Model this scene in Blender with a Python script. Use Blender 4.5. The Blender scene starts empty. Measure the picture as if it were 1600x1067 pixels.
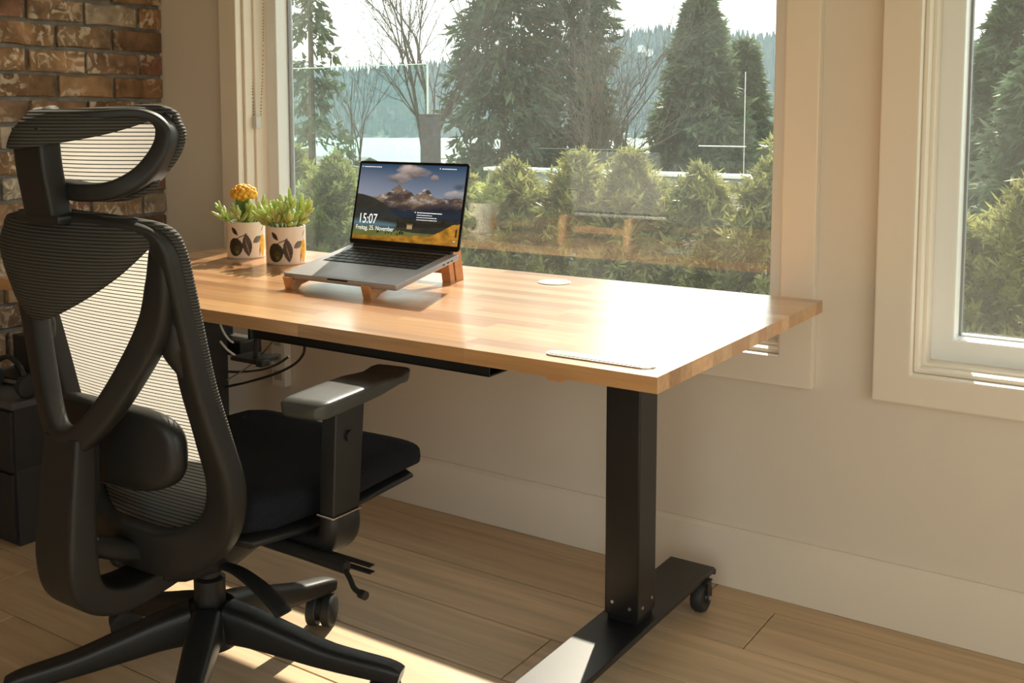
import bpy, bmesh, math, random
import numpy as np
from mathutils import Vector, Matrix

random.seed(7)
RNG = np.random.default_rng(7)
sc = bpy.context.scene
COL = sc.collection

# ------------------------------------------------------------------ camera
CAM_POS = (0.0, -2.32875, 1.125)
YAW, PITCH, FPX, PPY = 33.7, 5.2, 1640.0, 333.0
cd = bpy.data.cameras.new('camera')
cam = bpy.data.objects.new('camera', cd)
COL.objects.link(cam)
cam.location = CAM_POS
cam.rotation_euler = (math.radians(90 - PITCH), 0, math.radians(YAW))
cd.sensor_width = 36.0
cd.lens = 36.0 * FPX / 1600.0
cd.shift_y = (PPY - 533.5) / 1600.0
cd.clip_start = 0.05
cd.clip_end = 6000
sc.camera = cam

# ------------------------------------------------------------------ world, sun, exposure
world = bpy.data.worlds.new('world')
sc.world = world
world.use_nodes = True
bg = world.node_tree.nodes['Background']
bg.inputs[0].default_value = (0.93, 1.0, 0.95, 1)
bg.inputs[1].default_value = 2.6
SUN_AZ, SUN_EL = 18.7, 39.8        # degrees left of the outward wall normal, elevation
sd = bpy.data.lights.new('sun', 'SUN')
sd.energy = 12.5
sd.angle = math.radians(0.7)
sd.color = (1.0, 0.90, 0.74)
sun = bpy.data.objects.new('sun', sd)
COL.objects.link(sun)
_a, _e = math.radians(SUN_AZ), math.radians(SUN_EL)
SUNV = Vector((-math.sin(_a) * math.cos(_e), math.cos(_a) * math.cos(_e), math.sin(_e)))
sun.rotation_euler = SUNV.to_track_quat('Z', 'Y').to_euler()
sun.location = (-3, 8, 8)
sc.view_settings.view_transform = 'Standard'
sc.view_settings.look = 'None'
sc.view_settings.gamma = 1.0
sc.view_settings.use_curve_mapping = False
sc.view_settings.exposure = 0.12
sc.cycles.max_bounces = 10
sc.cycles.diffuse_bounces = 6
sc.cycles.glossy_bounces = 4
sc.cycles.transparent_max_bounces = 24
sc.cycles.sample_clamp_indirect = 6.0
sc.cycles.caustics_reflective = False
sc.cycles.caustics_refractive = False


def portal(name, loc, rot, sx, sy):
    d = bpy.data.lights.new(name, 'AREA')
    d.shape = 'RECTANGLE'
    d.size, d.size_y = sx, sy
    d.cycles.is_portal = True
    o = bpy.data.objects.new(name, d)
    COL.objects.link(o)
    o.location = loc
    o.rotation_euler = rot
    return o

# ------------------------------------------------------------------ camera maths (for measuring distances)
_ya, _pa = math.radians(YAW), math.radians(PITCH)
_R = np.array([math.cos(_ya), math.sin(_ya), 0.0])
_F = np.array([-math.sin(_ya) * math.cos(_pa), math.cos(_ya) * math.cos(_pa), -math.sin(_pa)])
_U = np.cross(_R, _F)
_P = np.array(CAM_POS)


def onY(x, y, Y):
    """point of the sight line through a photo pixel at world distance Y"""
    d = _F + _R * (x - 800.0) / FPX - _U * (y - PPY) / FPX
    return _P + d * ((Y - _P[1]) / d[1])

# ------------------------------------------------------------------ materials
MATS = {}


def mat(name, col, rough=0.5, metal=0.0, var=0.0, scale=20.0, bump=0.0, bscale=80.0, spec=0.5, stretch=None,
        trans=0.0, coat=0.0, objcol=False, sheen=0.0):
    if name in MATS:
        return MATS[name]
    m = bpy.data.materials.new(name)
    m.use_nodes = True
    nt = m.node_tree
    N, L = nt.nodes, nt.links
    b = N['Principled BSDF']
    b.inputs['Roughness'].default_value = rough
    b.inputs['Metallic'].default_value = metal
    b.inputs['Specular IOR Level'].default_value = spec
    b.inputs['Coat Weight'].default_value = coat
    b.inputs['Coat Roughness'].default_value = 0.2
    if sheen:
        b.inputs['Sheen Weight'].default_value = sheen
    b.inputs['Base Color'].default_value = (*col, 1)
    tc = N.new('ShaderNodeTexCoord')
    src = tc.outputs['Object']
    if stretch:
        mp = N.new('ShaderNodeMapping')
        mp.inputs['Scale'].default_value = stretch
        L.new(src, mp.inputs['Vector'])
        src = mp.outputs[0]
    out = None
    if objcol:
        oi = N.new('ShaderNodeObjectInfo')
        mx = N.new('ShaderNodeMix')
        mx.data_type = 'RGBA'
        mx.blend_type = 'MULTIPLY'
        mx.inputs[0].default_value = 1.0
        mx.inputs[6].default_value = (*col, 1)
        L.new(oi.outputs['Color'], mx.inputs[7])
        out = mx.outputs[2]
        ad = N.new('ShaderNodeVectorMath')
        ad.operation = 'ADD'
        sc3 = N.new('ShaderNodeVectorMath')
        sc3.operation = 'SCALE'
        cb = N.new('ShaderNodeCombineXYZ')
        L.new(oi.outputs['Random'], cb.inputs[0])
        L.new(oi.outputs['Random'], cb.inputs[1])
        L.new(oi.outputs['Random'], cb.inputs[2])
        L.new(cb.outputs[0], sc3.inputs[0])
        sc3.inputs['Scale'].default_value = 37.0
        L.new(src, ad.inputs[0])
        L.new(sc3.outputs[0], ad.inputs[1])
        src = ad.outputs[0]
    if var:
        nz = N.new('ShaderNodeTexNoise')
        nz.inputs['Scale'].default_value = scale
        nz.inputs['Detail'].default_value = 5
        L.new(src, nz.inputs['Vector'])
        mr = N.new('ShaderNodeMapRange')
        mr.inputs[1].default_value = 0.3
        mr.inputs[2].default_value = 0.7
        mr.inputs[3].default_value = 1 - var
        mr.inputs[4].default_value = 1 + var
        L.new(nz.outputs[0], mr.inputs[0])
        hs = N.new('ShaderNodeHueSaturation')
        L.new(mr.outputs[0], hs.inputs['Value'])
        if out is not None:
            L.new(out, hs.inputs['Color'])
        else:
            hs.inputs['Color'].default_value = (*col, 1)
        out = hs.outputs[0]
    if out is not None:
        L.new(out, b.inputs['Base Color'])
    if bump:
        nb = N.new('ShaderNodeTexNoise')
        nb.inputs['Scale'].default_value = bscale
        nb.inputs['Detail'].default_value = 3
        L.new(src, nb.inputs['Vector'])
        bp = N.new('ShaderNodeBump')
        bp.inputs['Strength'].default_value = bump
        bp.inputs['Distance'].default_value = 0.004
        L.new(nb.outputs[0], bp.inputs['Height'])
        L.new(bp.outputs[0], b.inputs['Normal'])
    if trans:
        tr = N.new('ShaderNodeBsdfTranslucent')
        ms = N.new('ShaderNodeMixShader')
        ms.inputs[0].default_value = trans
        if out is not None:
            L.new(out, tr.inputs[0])
        else:
            tr.inputs[0].default_value = (*col, 1)
        L.new(b.outputs[0], ms.inputs[1])
        L.new(tr.outputs[0], ms.inputs[2])
        L.new(ms.outputs[0], N['Material Output'].inputs[0])
    MATS[name] = m
    return m


def wood_mat(name, col, rough, coat, gscale, contrast, axis=0, spec=0.5):
    """object-colour tinted wood with grain along the given local axis"""
    if name in MATS:
        return MATS[name]
    m = mat(name, col, rough, objcol=True, coat=coat, spec=spec)
    nt = m.node_tree
    N, L = nt.nodes, nt.links
    b = N['Principled BSDF']
    cur = b.inputs['Base Color'].links
    base = [n for n in N if n.bl_idname == 'ShaderNodeMix'][0].outputs[2]
    vec = [n for n in N if n.bl_idname == 'ShaderNodeVectorMath' and n.operation == 'ADD'][0].outputs[0]
    mp = N.new('ShaderNodeMapping')
    s = [gscale, gscale, gscale]
    s[axis] = gscale * 0.06
    mp.inputs['Scale'].default_value = s
    L.new(vec, mp.inputs['Vector'])
    n1 = N.new('ShaderNodeTexNoise')
    n1.inputs['Scale'].default_value = 1.0
    n1.inputs['Detail'].default_value = 6
    n1.inputs['Distortion'].default_value = 0.6
    L.new(mp.outputs[0], n1.inputs['Vector'])
    mr = N.new('ShaderNodeMapRange')
    mr.inputs[1].default_value = 0.3
    mr.inputs[2].default_value = 0.7
    mr.inputs[3].default_value = 1 - contrast
    mr.inputs[4].default_value = 1 + contrast * 0.6
    L.new(n1.outputs[0], mr.inputs[0])
    hs = N.new('ShaderNodeHueSaturation')
    L.new(mr.outputs[0], hs.inputs['Value'])
    L.new(base, hs.inputs['Color'])
    L.new(hs.outputs[0], b.inputs['Base Color'])
    bp = N.new('ShaderNodeBump')
    bp.inputs['Strength'].default_value = 0.06
    bp.inputs['Distance'].default_value = 0.001
    L.new(n1.outputs[0], bp.inputs['Height'])
    L.new(bp.outputs[0], b.inputs['Normal'])
    return m


def brick_mat():
    m = mat('brick_clay', (1, 1, 1), 0.9, objcol=True, var=0.45, scale=16, bump=1.0, bscale=40, spec=0.2)
    nt = m.node_tree
    N, L = nt.nodes, nt.links
    b = N['Principled BSDF']
    base = b.inputs['Base Color'].links[0].from_socket
    vec = [n for n in N if n.bl_idname == 'ShaderNodeVectorMath' and n.operation == 'ADD'][0].outputs[0]
    nz = N.new('ShaderNodeTexNoise')
    nz.inputs['Scale'].default_value = 22
    nz.inputs['Detail'].default_value = 6
    nz.inputs['Distortion'].default_value = 1.8
    L.new(vec, nz.inputs['Vector'])
    mr = N.new('ShaderNodeMapRange')
    mr.inputs[1].default_value = 0.51
    mr.inputs[2].default_value = 0.62
    L.new(nz.outputs[0], mr.inputs[0])
    nz2 = N.new('ShaderNodeTexNoise')
    nz2.inputs['Scale'].default_value = 6
    L.new(vec, nz2.inputs['Vector'])
    mr2 = N.new('ShaderNodeMapRange')
    mr2.inputs[1].default_value = 0.40
    mr2.inputs[2].default_value = 0.58
    mr2.inputs[4].default_value = 0.75
    L.new(nz2.outputs[0], mr2.inputs[0])
    mu = N.new('ShaderNodeMath')
    mu.operation = 'MULTIPLY'
    L.new(mr.outputs[0], mu.inputs[0])
    L.new(mr2.outputs[0], mu.inputs[1])
    mx = N.new('ShaderNodeMix')
    mx.data_type = 'RGBA'
    L.new(mu.outputs[0], mx.inputs[0])
    L.new(base, mx.inputs[6])
    mx.inputs[7].default_value = (0.62, 0.52, 0.40, 1)
    L.new(mx.outputs[2], b.inputs['Base Color'])
    return m


def glass_mat(name, tint, f0, dust=0.0):
    m = bpy.data.materials.new(name)
    m.use_nodes = True
    N, L = m.node_tree.nodes, m.node_tree.links
    N.remove(N['Principled BSDF'])
    out = N['Material Output']
    tr = N.new('ShaderNodeBsdfTransparent')
    tr.inputs[0].default_value = (*tint, 1)
    gl = N.new('ShaderNodeBsdfGlossy')
    gl.inputs['Roughness'].default_value = 0.0
    lw = N.new('ShaderNodeLayerWeight')
    lw.inputs[0].default_value = 0.5
    pw = N.new('ShaderNodeMath')
    pw.operation = 'POWER'
    pw.inputs[1].default_value = 5.0
    L.new(lw.outputs['Facing'], pw.inputs[0])
    ml = N.new('ShaderNodeMath')
    ml.operation = 'MULTIPLY_ADD'
    ml.inputs[1].default_value = 1 - f0
    ml.inputs[2].default_value = f0
    L.new(pw.outputs[0], ml.inputs[0])
    mx = N.new('ShaderNodeMixShader')
    L.new(ml.outputs[0], mx.inputs[0])
    L.new(tr.outputs[0], mx.inputs[1])
    L.new(gl.outputs[0], mx.inputs[2])
    last = mx.outputs[0]
    if dust:
        # thin film of dirt with specks
        tl = N.new('ShaderNodeBsdfTranslucent')
        tl.inputs[0].default_value = (0.72, 0.78, 0.78, 1)
        tc = N.new('ShaderNodeTexCoord')
        nz = N.new('ShaderNodeTexNoise')
        nz.inputs['Scale'].default_value = 3.0
        nz.inputs['Detail'].default_value = 6
        L.new(tc.outputs['Object'], nz.inputs['Vector'])
        mr = N.new('ShaderNodeMapRange')
        mr.inputs[1].default_value = 0.3
        mr.inputs[2].default_value = 0.7
        mr.inputs[3].default_value = dust * 0.6
        mr.inputs[4].default_value = dust * 1.4
        L.new(nz.outputs[0], mr.inputs[0])
        vo = N.new('ShaderNodeTexVoronoi')
        vo.inputs['Scale'].default_value = 55.0
        L.new(tc.outputs['Object'], vo.inputs['Vector'])
        lt = N.new('ShaderNodeMath')
        lt.operation = 'LESS_THAN'
        lt.inputs[1].default_value = 0.055
        L.new(vo.outputs['Distance'], lt.inputs[0])
        sp = N.new('ShaderNodeMath')
        sp.operation = 'MULTIPLY_ADD'
        sp.inputs[1].default_value = 0.06
        L.new(lt.outputs[0], sp.inputs[0])
        L.new(mr.outputs[0], sp.inputs[2])
        m2 = N.new('ShaderNodeMixShader')
        L.new(sp.outputs[0], m2.inputs[0])
        L.new(last, m2.inputs[1])
        L.new(tl.outputs[0], m2.inputs[2])
        last = m2.outputs[0]
    L.new(last, out.inputs[0])
    return m


def vcol_mat(name, emit=0.0, rough=0.5):
    m = bpy.data.materials.new(name)
    m.use_nodes = True
    N, L = m.node_tree.nodes, m.node_tree.links
    b = N['Principled BSDF']
    at = N.new('ShaderNodeVertexColor')
    at.layer_name = 'print'
    b.inputs['Roughness'].default_value = rough
    if emit:
        b.inputs['Base Color'].default_value = (0.01, 0.01, 0.01, 1)
        b.inputs['Specular IOR Level'].default_value = 0.25
        L.new(at.outputs[0], b.inputs['Emission Color'])
        b.inputs['Emission Strength'].default_value = emit
    else:
        L.new(at.outputs[0], b.inputs['Base Color'])
    return m


def mesh_fabric_mat():
    """woven chair mesh: pale translucent bands between dark threads, a little see-through"""
    m = bpy.data.materials.new('chair_mesh_weave')
    m.use_nodes = True
    N, L = m.node_tree.nodes, m.node_tree.links
    N.remove(N['Principled BSDF'])
    out = N['Material Output']
    tc = N.new('ShaderNodeTexCoord')
    sx = N.new('ShaderNodeSeparateXYZ')
    L.new(tc.outputs['Object'], sx.inputs[0])
    mu = N.new('ShaderNodeMath')
    mu.operation = 'MULTIPLY'
    mu.inputs[1].default_value = 1 / 0.0066
    L.new(sx.outputs[2], mu.inputs[0])
    fr = N.new('ShaderNodeMath')
    fr.operation = 'FRACT'
    L.new(mu.outputs[0], fr.inputs[0])
    gt = N.new('ShaderNodeMath')
    gt.operation = 'GREATER_THAN'
    gt.inputs[1].default_value = 0.76
    L.new(fr.outputs[0], gt.inputs[0])
    di = N.new('ShaderNodeBsdfDiffuse')
    di.inputs[0].default_value = (0.32, 0.31, 0.29, 1)
    tl = N.new('ShaderNodeBsdfTranslucent')
    tl.inputs[0].default_value = (0.50, 0.47, 0.42, 1)
    tp = N.new('ShaderNodeBsdfTransparent')
    m1 = N.new('ShaderNodeMixShader')
    m1.inputs[0].default_value = 0.72
    L.new(di.outputs[0], m1.inputs[1])
    L.new(tl.outputs[0], m1.inputs[2])
    m2 = N.new('ShaderNodeMixShader')
    m2.inputs[0].default_value = 0.14
    L.new(m1.outputs[0], m2.inputs[1])
    L.new(tp.outputs[0], m2.inputs[2])
    dk = N.new('ShaderNodeBsdfDiffuse')
    dk.inputs[0].default_value = (0.02, 0.02, 0.022, 1)
    m3 = N.new('ShaderNodeMixShader')
    L.new(gt.outputs[0], m3.inputs[0])
    L.new(m2.outputs[0], m3.inputs[1])
    L.new(dk.outputs[0], m3.inputs[2])
    L.new(m3.outputs[0], out.inputs[0])
    return m


M_wall = mat('wall_paint', (0.70, 0.62, 0.52), 0.65, var=0.02, scale=3, bump=0.05, bscale=120)
M_trim = mat('trim_paint', (0.78, 0.70, 0.59), 0.42, var=0.015, scale=4)
M_vinyl = mat('window_vinyl', (0.80, 0.80, 0.78), 0.35)
M_ceil = mat('ceiling_paint', (0.82, 0.79, 0.74), 0.8)
M_mortar = mat('brick_mortar', (0.20, 0.185, 0.165), 0.95, var=0.25, scale=30, bump=0.6, bscale=90)
M_brick = brick_mat()
M_plank = wood_mat('floor_oak', (0.60, 0.435, 0.27), 0.40, 0.0, 34, 0.22)
M_gap = mat('floor_gap', (0.10, 0.06, 0.035), 0.8)
M_stave = wood_mat('desk_acacia', (0.455, 0.24, 0.10), 0.30, 0.9, 70, 0.22)
M_standwood = wood_mat('stand_beech', (0.50, 0.24, 0.10), 0.5, 0.0, 90, 0.15)
M_steel = mat('black_powder_coat', (0.010, 0.010, 0.011), 0.36, var=0.1, scale=60)
M_blackpl = mat('black_plastic', (0.014, 0.014, 0.014), 0.42, bump=0.04, bscale=600, spec=0.4)
M_frame = mat('dark_nylon', (0.015, 0.014, 0.013), 0.5, bump=0.05, bscale=700, spec=0.4)
M_rubber = mat('rubber', (0.02, 0.02, 0.02), 0.6)
M_fabric = mat('seat_fabric', (0.010, 0.011, 0.016), 0.9, var=0.3, scale=300, bump=0.3, bscale=900, spec=0.2)
M_chrome = mat('chrome', (0.8, 0.8, 0.8), 0.15, metal=1.0)
M_silver = mat('silver_aluminium', (0.58, 0.57, 0.57), 0.34, metal=0.9)
M_space = mat('laptop_aluminium', (0.36, 0.35, 0.36), 0.46, metal=0.4)
M_key = mat('laptop_keys', (0.012, 0.012, 0.014), 0.5)
M_white = mat('white_plastic', (0.78, 0.76, 0.72), 0.4)
M_ink = mat('screen_bezel', (0.006, 0.006, 0.007), 0.2)
M_weave = mesh_fabric_mat()
M_lip = mat('dark_mesh_fabric', (0.05, 0.047, 0.042), 0.75, spec=0.3, trans=0.10)
M_glass = glass_mat('window_glass', (0.965, 0.975, 0.965), 0.11, dust=0.018)
M_rail_glass = glass_mat('guard_glass', (0.86, 0.94, 0.93), 0.0)

# ------------------------------------------------------------------ object helpers


def link(o, parent=None):
    COL.objects.link(o)
    if parent is not None:
        o.parent = parent
    return o


def tag(o, label=None, cat=None, group=None, kind=None):
    if label:
        o['label'] = label
    if cat:
        o['category'] = cat
    if group:
        o['group'] = group
    if kind:
        o['kind'] = kind
    return o


def empty(name, loc=(0, 0, 0), rz=0.0):
    o = bpy.data.objects.new(name, None)
    o.empty_display_size = 0.05
    COL.objects.link(o)
    o.location = loc
    o.rotation_euler = (0, 0, rz)
    return o


def part(name, verts, faces, m, parent=None, smooth=False, autosmooth=None):
    me = bpy.data.meshes.new(name)
    me.from_pydata([tuple(map(float, v)) for v in verts], [], [tuple(map(int, f)) for f in faces])
    me.materials.append(m)
    if smooth:
        me.shade_smooth()
        if autosmooth:
            me.set_sharp_from_angle(angle=math.radians(autosmooth))
    me.update()
    o = bpy.data.objects.new(name, me)
    return link(o, parent)


class MB:
    """collects pieces of ONE part"""

    def __init__(s):
        s.v, s.f = [], []

    def add(s, verts, faces):
        n = len(s.v)
        s.v += [tuple(v) for v in verts]
        s.f += [tuple(i + n for i in f) for f in faces]
        return s

    def box(s, lo, hi, mtx=None):
        x0, y0, z0 = lo
        x1, y1, z1 = hi
        v = [(x0, y0, z0), (x1, y0, z0), (x1, y1, z0), (x0, y1, z0), (x0, y0, z1), (x1, y0, z1), (x1, y1, z1), (x0, y1, z1)]
        if mtx is not None:
            v = [tuple(mtx @ Vector(q)) for q in v]
        return s.add(v, [(0, 3, 2, 1), (4, 5, 6, 7), (0, 1, 5, 4), (1, 2, 6, 5), (2, 3, 7, 6), (3, 0, 4, 7)])

    def cyl(s, a, b, r, n=16, r2=None):
        a, b = Vector(a), Vector(b)
        q = (b - a).to_track_quat('Z', 'Y')
        r2 = r if r2 is None else r2
        v = []
        for c, rr in ((a, r), (b, r2)):
            for k in range(n):
                t = 2 * math.pi * k / n
                v.append(tuple(c + q @ Vector((math.cos(t) * rr, math.sin(t) * rr, 0))))
        f = [(k, (k + 1) % n, n + (k + 1) % n, n + k) for k in range(n)]
        f += [tuple(range(n - 1, -1, -1)), tuple(range(n, 2 * n))]
        return s.add(v, f)

    def build(s, name, m, parent=None, smooth=False, bevel=0.0, seg=2, auto=35):
        o = part(name, s.v, s.f, m, parent)
        if bevel:
            bm = bmesh.new()
            bm.from_mesh(o.data)
            es = [e for e in bm.edges if len(e.link_faces) == 2 and e.calc_face_angle(0) > math.radians(28)]
            bmesh.ops.bevel(bm, geom=es, offset=bevel, segments=seg, affect='EDGES', profile=0.6, clamp_overlap=True)
            bm.to_mesh(o.data)
            bm.free()
            o.data.shade_smooth()
            o.data.set_sharp_from_angle(angle=math.radians(16))
        elif smooth:
            o.data.shade_smooth()
            o.data.set_sharp_from_angle(angle=math.radians(auto))
        return o


def boxpart(name, lo, hi, m, parent=None, bevel=0.0, seg=2, local=True):
    c = [(a + b) / 2 for a, b in zip(lo, hi)]
    h = [(b - a) / 2 for a, b in zip(lo, hi)]
    o = MB().box([-q for q in h], h).build(name, m, parent, bevel=bevel, seg=seg)
    o.location = c
    return o


def catmull(pts, n=8, closed=False):
    P = [np.array(p, float) for p in pts]
    out = []
    N = len(P)
    rng = range(N if closed else N - 1)
    for i in rng:
        if closed:
            p0, p1, p2, p3 = P[(i - 1) % N], P[i], P[(i + 1) % N], P[(i + 2) % N]
        else:
            p0, p1, p2, p3 = P[max(i - 1, 0)], P[i], P[i + 1], P[min(i + 2, N - 1)]
        for k in range(n):
            t = k / n
            out.append(0.5 * (2 * p1 + (p2 - p0) * t + (2 * p0 - 5 * p1 + 4 * p2 - p3) * t * t + (3 * p1 - p0 - 3 * p2 + p3) * t ** 3))
    if not closed:
        out.append(P[-1])
    return np.array(out)


def sweep(path, w, h, up, closed=False, npf=14, power=3.0):
    """sweep a rounded profile; w across, h along 'up'; w and h may be lists"""
    path = np.array(path, float)
    n = len(path)
    w = np.interp(np.linspace(0, 1, n), np.linspace(0, 1, len(w)), w) if np.ndim(w) else np.full(n, w)
    h = np.interp(np.linspace(0, 1, n), np.linspace(0, 1, len(h)), h) if np.ndim(h) else np.full(n, h)
    up = np.array(up, float)
    ups = np.tile(up, (n, 1)) if up.ndim == 1 else up
    V = []
    for i in range(n):
        a = path[(i - 1) % n] if (closed or i > 0) else path[i]
        b = path[(i + 1) % n] if (closed or i < n - 1) else path[i]
        t = b - a
        t /= (np.linalg.norm(t) + 1e-12)
        sd_ = np.cross(t, ups[i])
        sd_ /= (np.linalg.norm(sd_) + 1e-12)
        u = np.cross(sd_, t)
        for k in range(npf):
            th = 2 * math.pi * (k + 0.5) / npf
            c_, s_ = math.cos(th), math.sin(th)
            V.append(path[i] + sd_ * (w[i] / 2) * math.copysign(abs(c_) ** (2 / power), c_) + u * (h[i] / 2) * math.copysign(abs(s_) ** (2 / power), s_))
    F = []
    for i in range(n if closed else n - 1):
        j = (i + 1) % n
        for k in range(npf):
            l = (k + 1) % npf
            F.append((i * npf + k, i * npf + l, j * npf + l, j * npf + k))
    if not closed:
        F.append(tuple(range(npf - 1, -1, -1)))
        F.append(tuple(range((n - 1) * npf, n * npf)))
    return V, F


def sweep_part(name, path, w, h, up, m, parent, closed=False, npf=14, power=3.0, auto=60):
    V, F = sweep(path, w, h, up, closed, npf, power)
    return part(name, V, F, m, parent, smooth=True, autosmooth=auto)


def tube_part(name, pts, r, m, parent=None, n=8, seg=8):
    p = catmull(pts, seg)
    d = p[-1] - p[0]
    up = (0.13, 0.21, 0.97) if abs(d[2]) < 0.8 * np.linalg.norm(d) else (0.97, 0.2, 0.1)
    return sweep_part(name, p, 2 * r, 2 * r, up, m, parent, npf=n, power=2.0)


def loft(name, rings, m, parent=None, auto=60, cap=True):
    n = len(rings[0])
    V = [tuple(v) for r in rings for v in r]
    F = []
    for i in range(len(rings) - 1):
        for k in range(n):
            l = (k + 1) % n
            F.append((i * n + k, i * n + l, (i + 1) * n + l, (i + 1) * n + k))
    if cap:
        F.append(tuple(range(n - 1, -1, -1)))
        F.append(tuple(range((len(rings) - 1) * n, len(rings) * n)))
    o = part(name, V, F, m, parent, smooth=True, autosmooth=auto)
    bm = bmesh.new()
    bm.from_mesh(o.data)
    bmesh.ops.recalc_face_normals(bm, faces=bm.faces)
    bm.to_mesh(o.data)
    bm.free()
    return o


def lathe(name, prof, m, parent=None, n=40, loc=None, auto=35):
    V, F = [], []
    for (r, z) in prof:
        for k in range(n):
            t = 2 * math.pi * k / n
            V.append((r * math.cos(t), r * math.sin(t), z))
    for i in range(len(prof) - 1):
        for k in range(n):
            l = (k + 1) % n
            F.append((i * n + k, i * n + l, (i + 1) * n + l, (i + 1) * n + k))
    F.append(tuple(range(n - 1, -1, -1)))
    F.append(tuple(range((len(prof) - 1) * n, len(prof) * n)))
    o = part(name, V, F, m, parent, smooth=True, autosmooth=auto)
    if loc:
        o.location = loc
    return o


def grid_part(name, P, m, parent=None, thick=0.0, smooth=True):
    """P[i][j] points -> sheet, optionally thickened"""
    a, b = len(P), len(P[0])
    V = [tuple(P[i][j]) for i in range(a) for j in range(b)]
    F = [(i * b + j, i * b + j + 1, (i + 1) * b + j + 1, (i + 1) * b + j) for i in range(a - 1) for j in range(b - 1)]
    o = part(name, V, F, m, parent, smooth=smooth)
    if thick:
        md = o.modifiers.new('thickness', 'SOLIDIFY')
        md.thickness = thick
        md.offset = 0
    return o


def fbm(x, y, seed=0, oct=4):
    """smooth value noise, numpy"""
    r = np.random.default_rng(seed)
    T = r.random((64, 64))
    out = np.zeros_like(x, float)
    amp, tot = 1.0, 0.0
    for o in range(oct):
        xi, yi = np.floor(x).astype(int), np.floor(y).astype(int)
        fx, fy = x - xi, y - yi
        fx, fy = fx * fx * (3 - 2 * fx), fy * fy * (3 - 2 * fy)
        g = lambda i, j: T[i % 64, j % 64]
        out += amp * ((g(xi, yi) * (1 - fx) + g(xi + 1, yi) * fx) * (1 - fy) + (g(xi, yi + 1) * (1 - fx) + g(xi + 1, yi + 1) * fx) * fy)
        tot += amp
        amp *= 0.5
        x, y = x * 2.03 + 5.1, y * 2.03 + 9.7
    return out / tot


def srgb(c):
    c = np.asarray(c, float) / 255.0
    return np.where(c <= 0.04045, c / 12.92, ((c + 0.055) / 1.055) ** 2.4)

# ================================================================== SETTING
XL, XR, YB, ZC = -2.99, 1.7, -4.3, 2.85       # room box; window wall inner face at Y = 0
TH = 0.20
W1 = (-2.585, -0.804, 0.581, 2.56)            # opening of window 1: x0, x1, z0, z1
W2 = (-0.514, 0.75, 0.578, 2.56)

# --- window wall with two openings
w = MB()
w.box((XL - 0.2, 0, -0.05), (W1[0], TH, ZC))
w.box((W1[1], 0, -0.05), (W2[0], TH, ZC))
w.box((W2[1], 0, -0.05), (XR + 0.2, TH, ZC))
for W in (W1, W2):
    w.box((W[0], 0, -0.05), (W[1], TH, W[2]))
    w.box((W[0], 0, W[3]), (W[1], TH, ZC))
tag(w.build('wall_front', M_wall), kind='structure')

# --- other walls, ceiling (room behind the photographer, with unseen openings added to brighten the interior)
W3 = (-3.2, -0.9, 0.6, 2.1)                   # right wall opening, added for fill light: y0,y1,z0,z1
w = MB()
w.box((XR, YB, -0.05), (XR + TH, W3[0], ZC)).box((XR, W3[1], -0.05), (XR + TH, 0, ZC))
w.box((XR, W3[0], -0.05), (XR + TH, W3[1], W3[2])).box((XR, W3[0], W3[3]), (XR + TH, W3[1], ZC))
tag(w.build('wall_right', M_wall), kind='structure')
W4 = (-0.55, 1.6, 0.1, 2.3)  # unseen back wall opening, added to let in more skylight
w = MB()
w.box((XL - 0.2, YB - TH, -0.05), (W4[0], YB, ZC)).box((W4[1], YB - TH, -0.05), (XR + 0.2, YB, ZC))
w.box((W4[0], YB - TH, -0.05), (W4[1], YB, W4[2])).box((W4[0], YB - TH, W4[3]), (W4[1], YB, ZC))
tag(w.build('wall_back', M_wall), kind='structure')
tag(MB().box((XL - 0.2, YB - TH, ZC), (XR + 0.2, TH, ZC + 0.15)).build('ceiling', M_ceil), kind='structure')
portal('portal_window_one', ((W1[0] + W1[1]) / 2, TH + 0.02, (W1[2] + W1[3]) / 2), (math.radians(-90), 0, 0), W1[1] - W1[0], W1[3] - W1[2])
portal('portal_window_two', ((W2[0] + W2[1]) / 2, TH + 0.02, (W2[2] + W2[3]) / 2), (math.radians(-90), 0, 0), W2[1] - W2[0], W2[3] - W2[2])
portal('portal_right', (XR + TH + .02, (W3[0] + W3[1]) / 2, (W3[2] + W3[3]) / 2), (math.radians(90), 0, math.radians(90)), W3[1] - W3[0], W3[3] - W3[2])
portal('portal_back', ((W4[0] + W4[1]) / 2, YB - TH - .02, (W4[2] + W4[3]) / 2), (math.radians(90), 0, 0), W4[1] - W4[0], W4[3] - W4[2])

# --- floor: real planks over a dark bed
fl = tag(MB().box((XL - 0.2, YB - TH, -0.12), (XR + 0.2, TH, -0.0125)).build('floor', M_gap), kind='structure')
PW, PL = 0.194, 1.83
plank_cache = {}


def plank_mesh(lx, ly):
    key = (round(lx, 3), round(ly, 3))
    if key not in plank_cache:
        o = MB().box((-lx / 2, -ly / 2, -0.012), (lx / 2, ly / 2, 0.0)).build('floor_plank', M_plank, bevel=0.0012, seg=1)
        plank_cache[key] = o.data
        bpy.data.objects.remove(o)
    return plank_cache[key]


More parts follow.
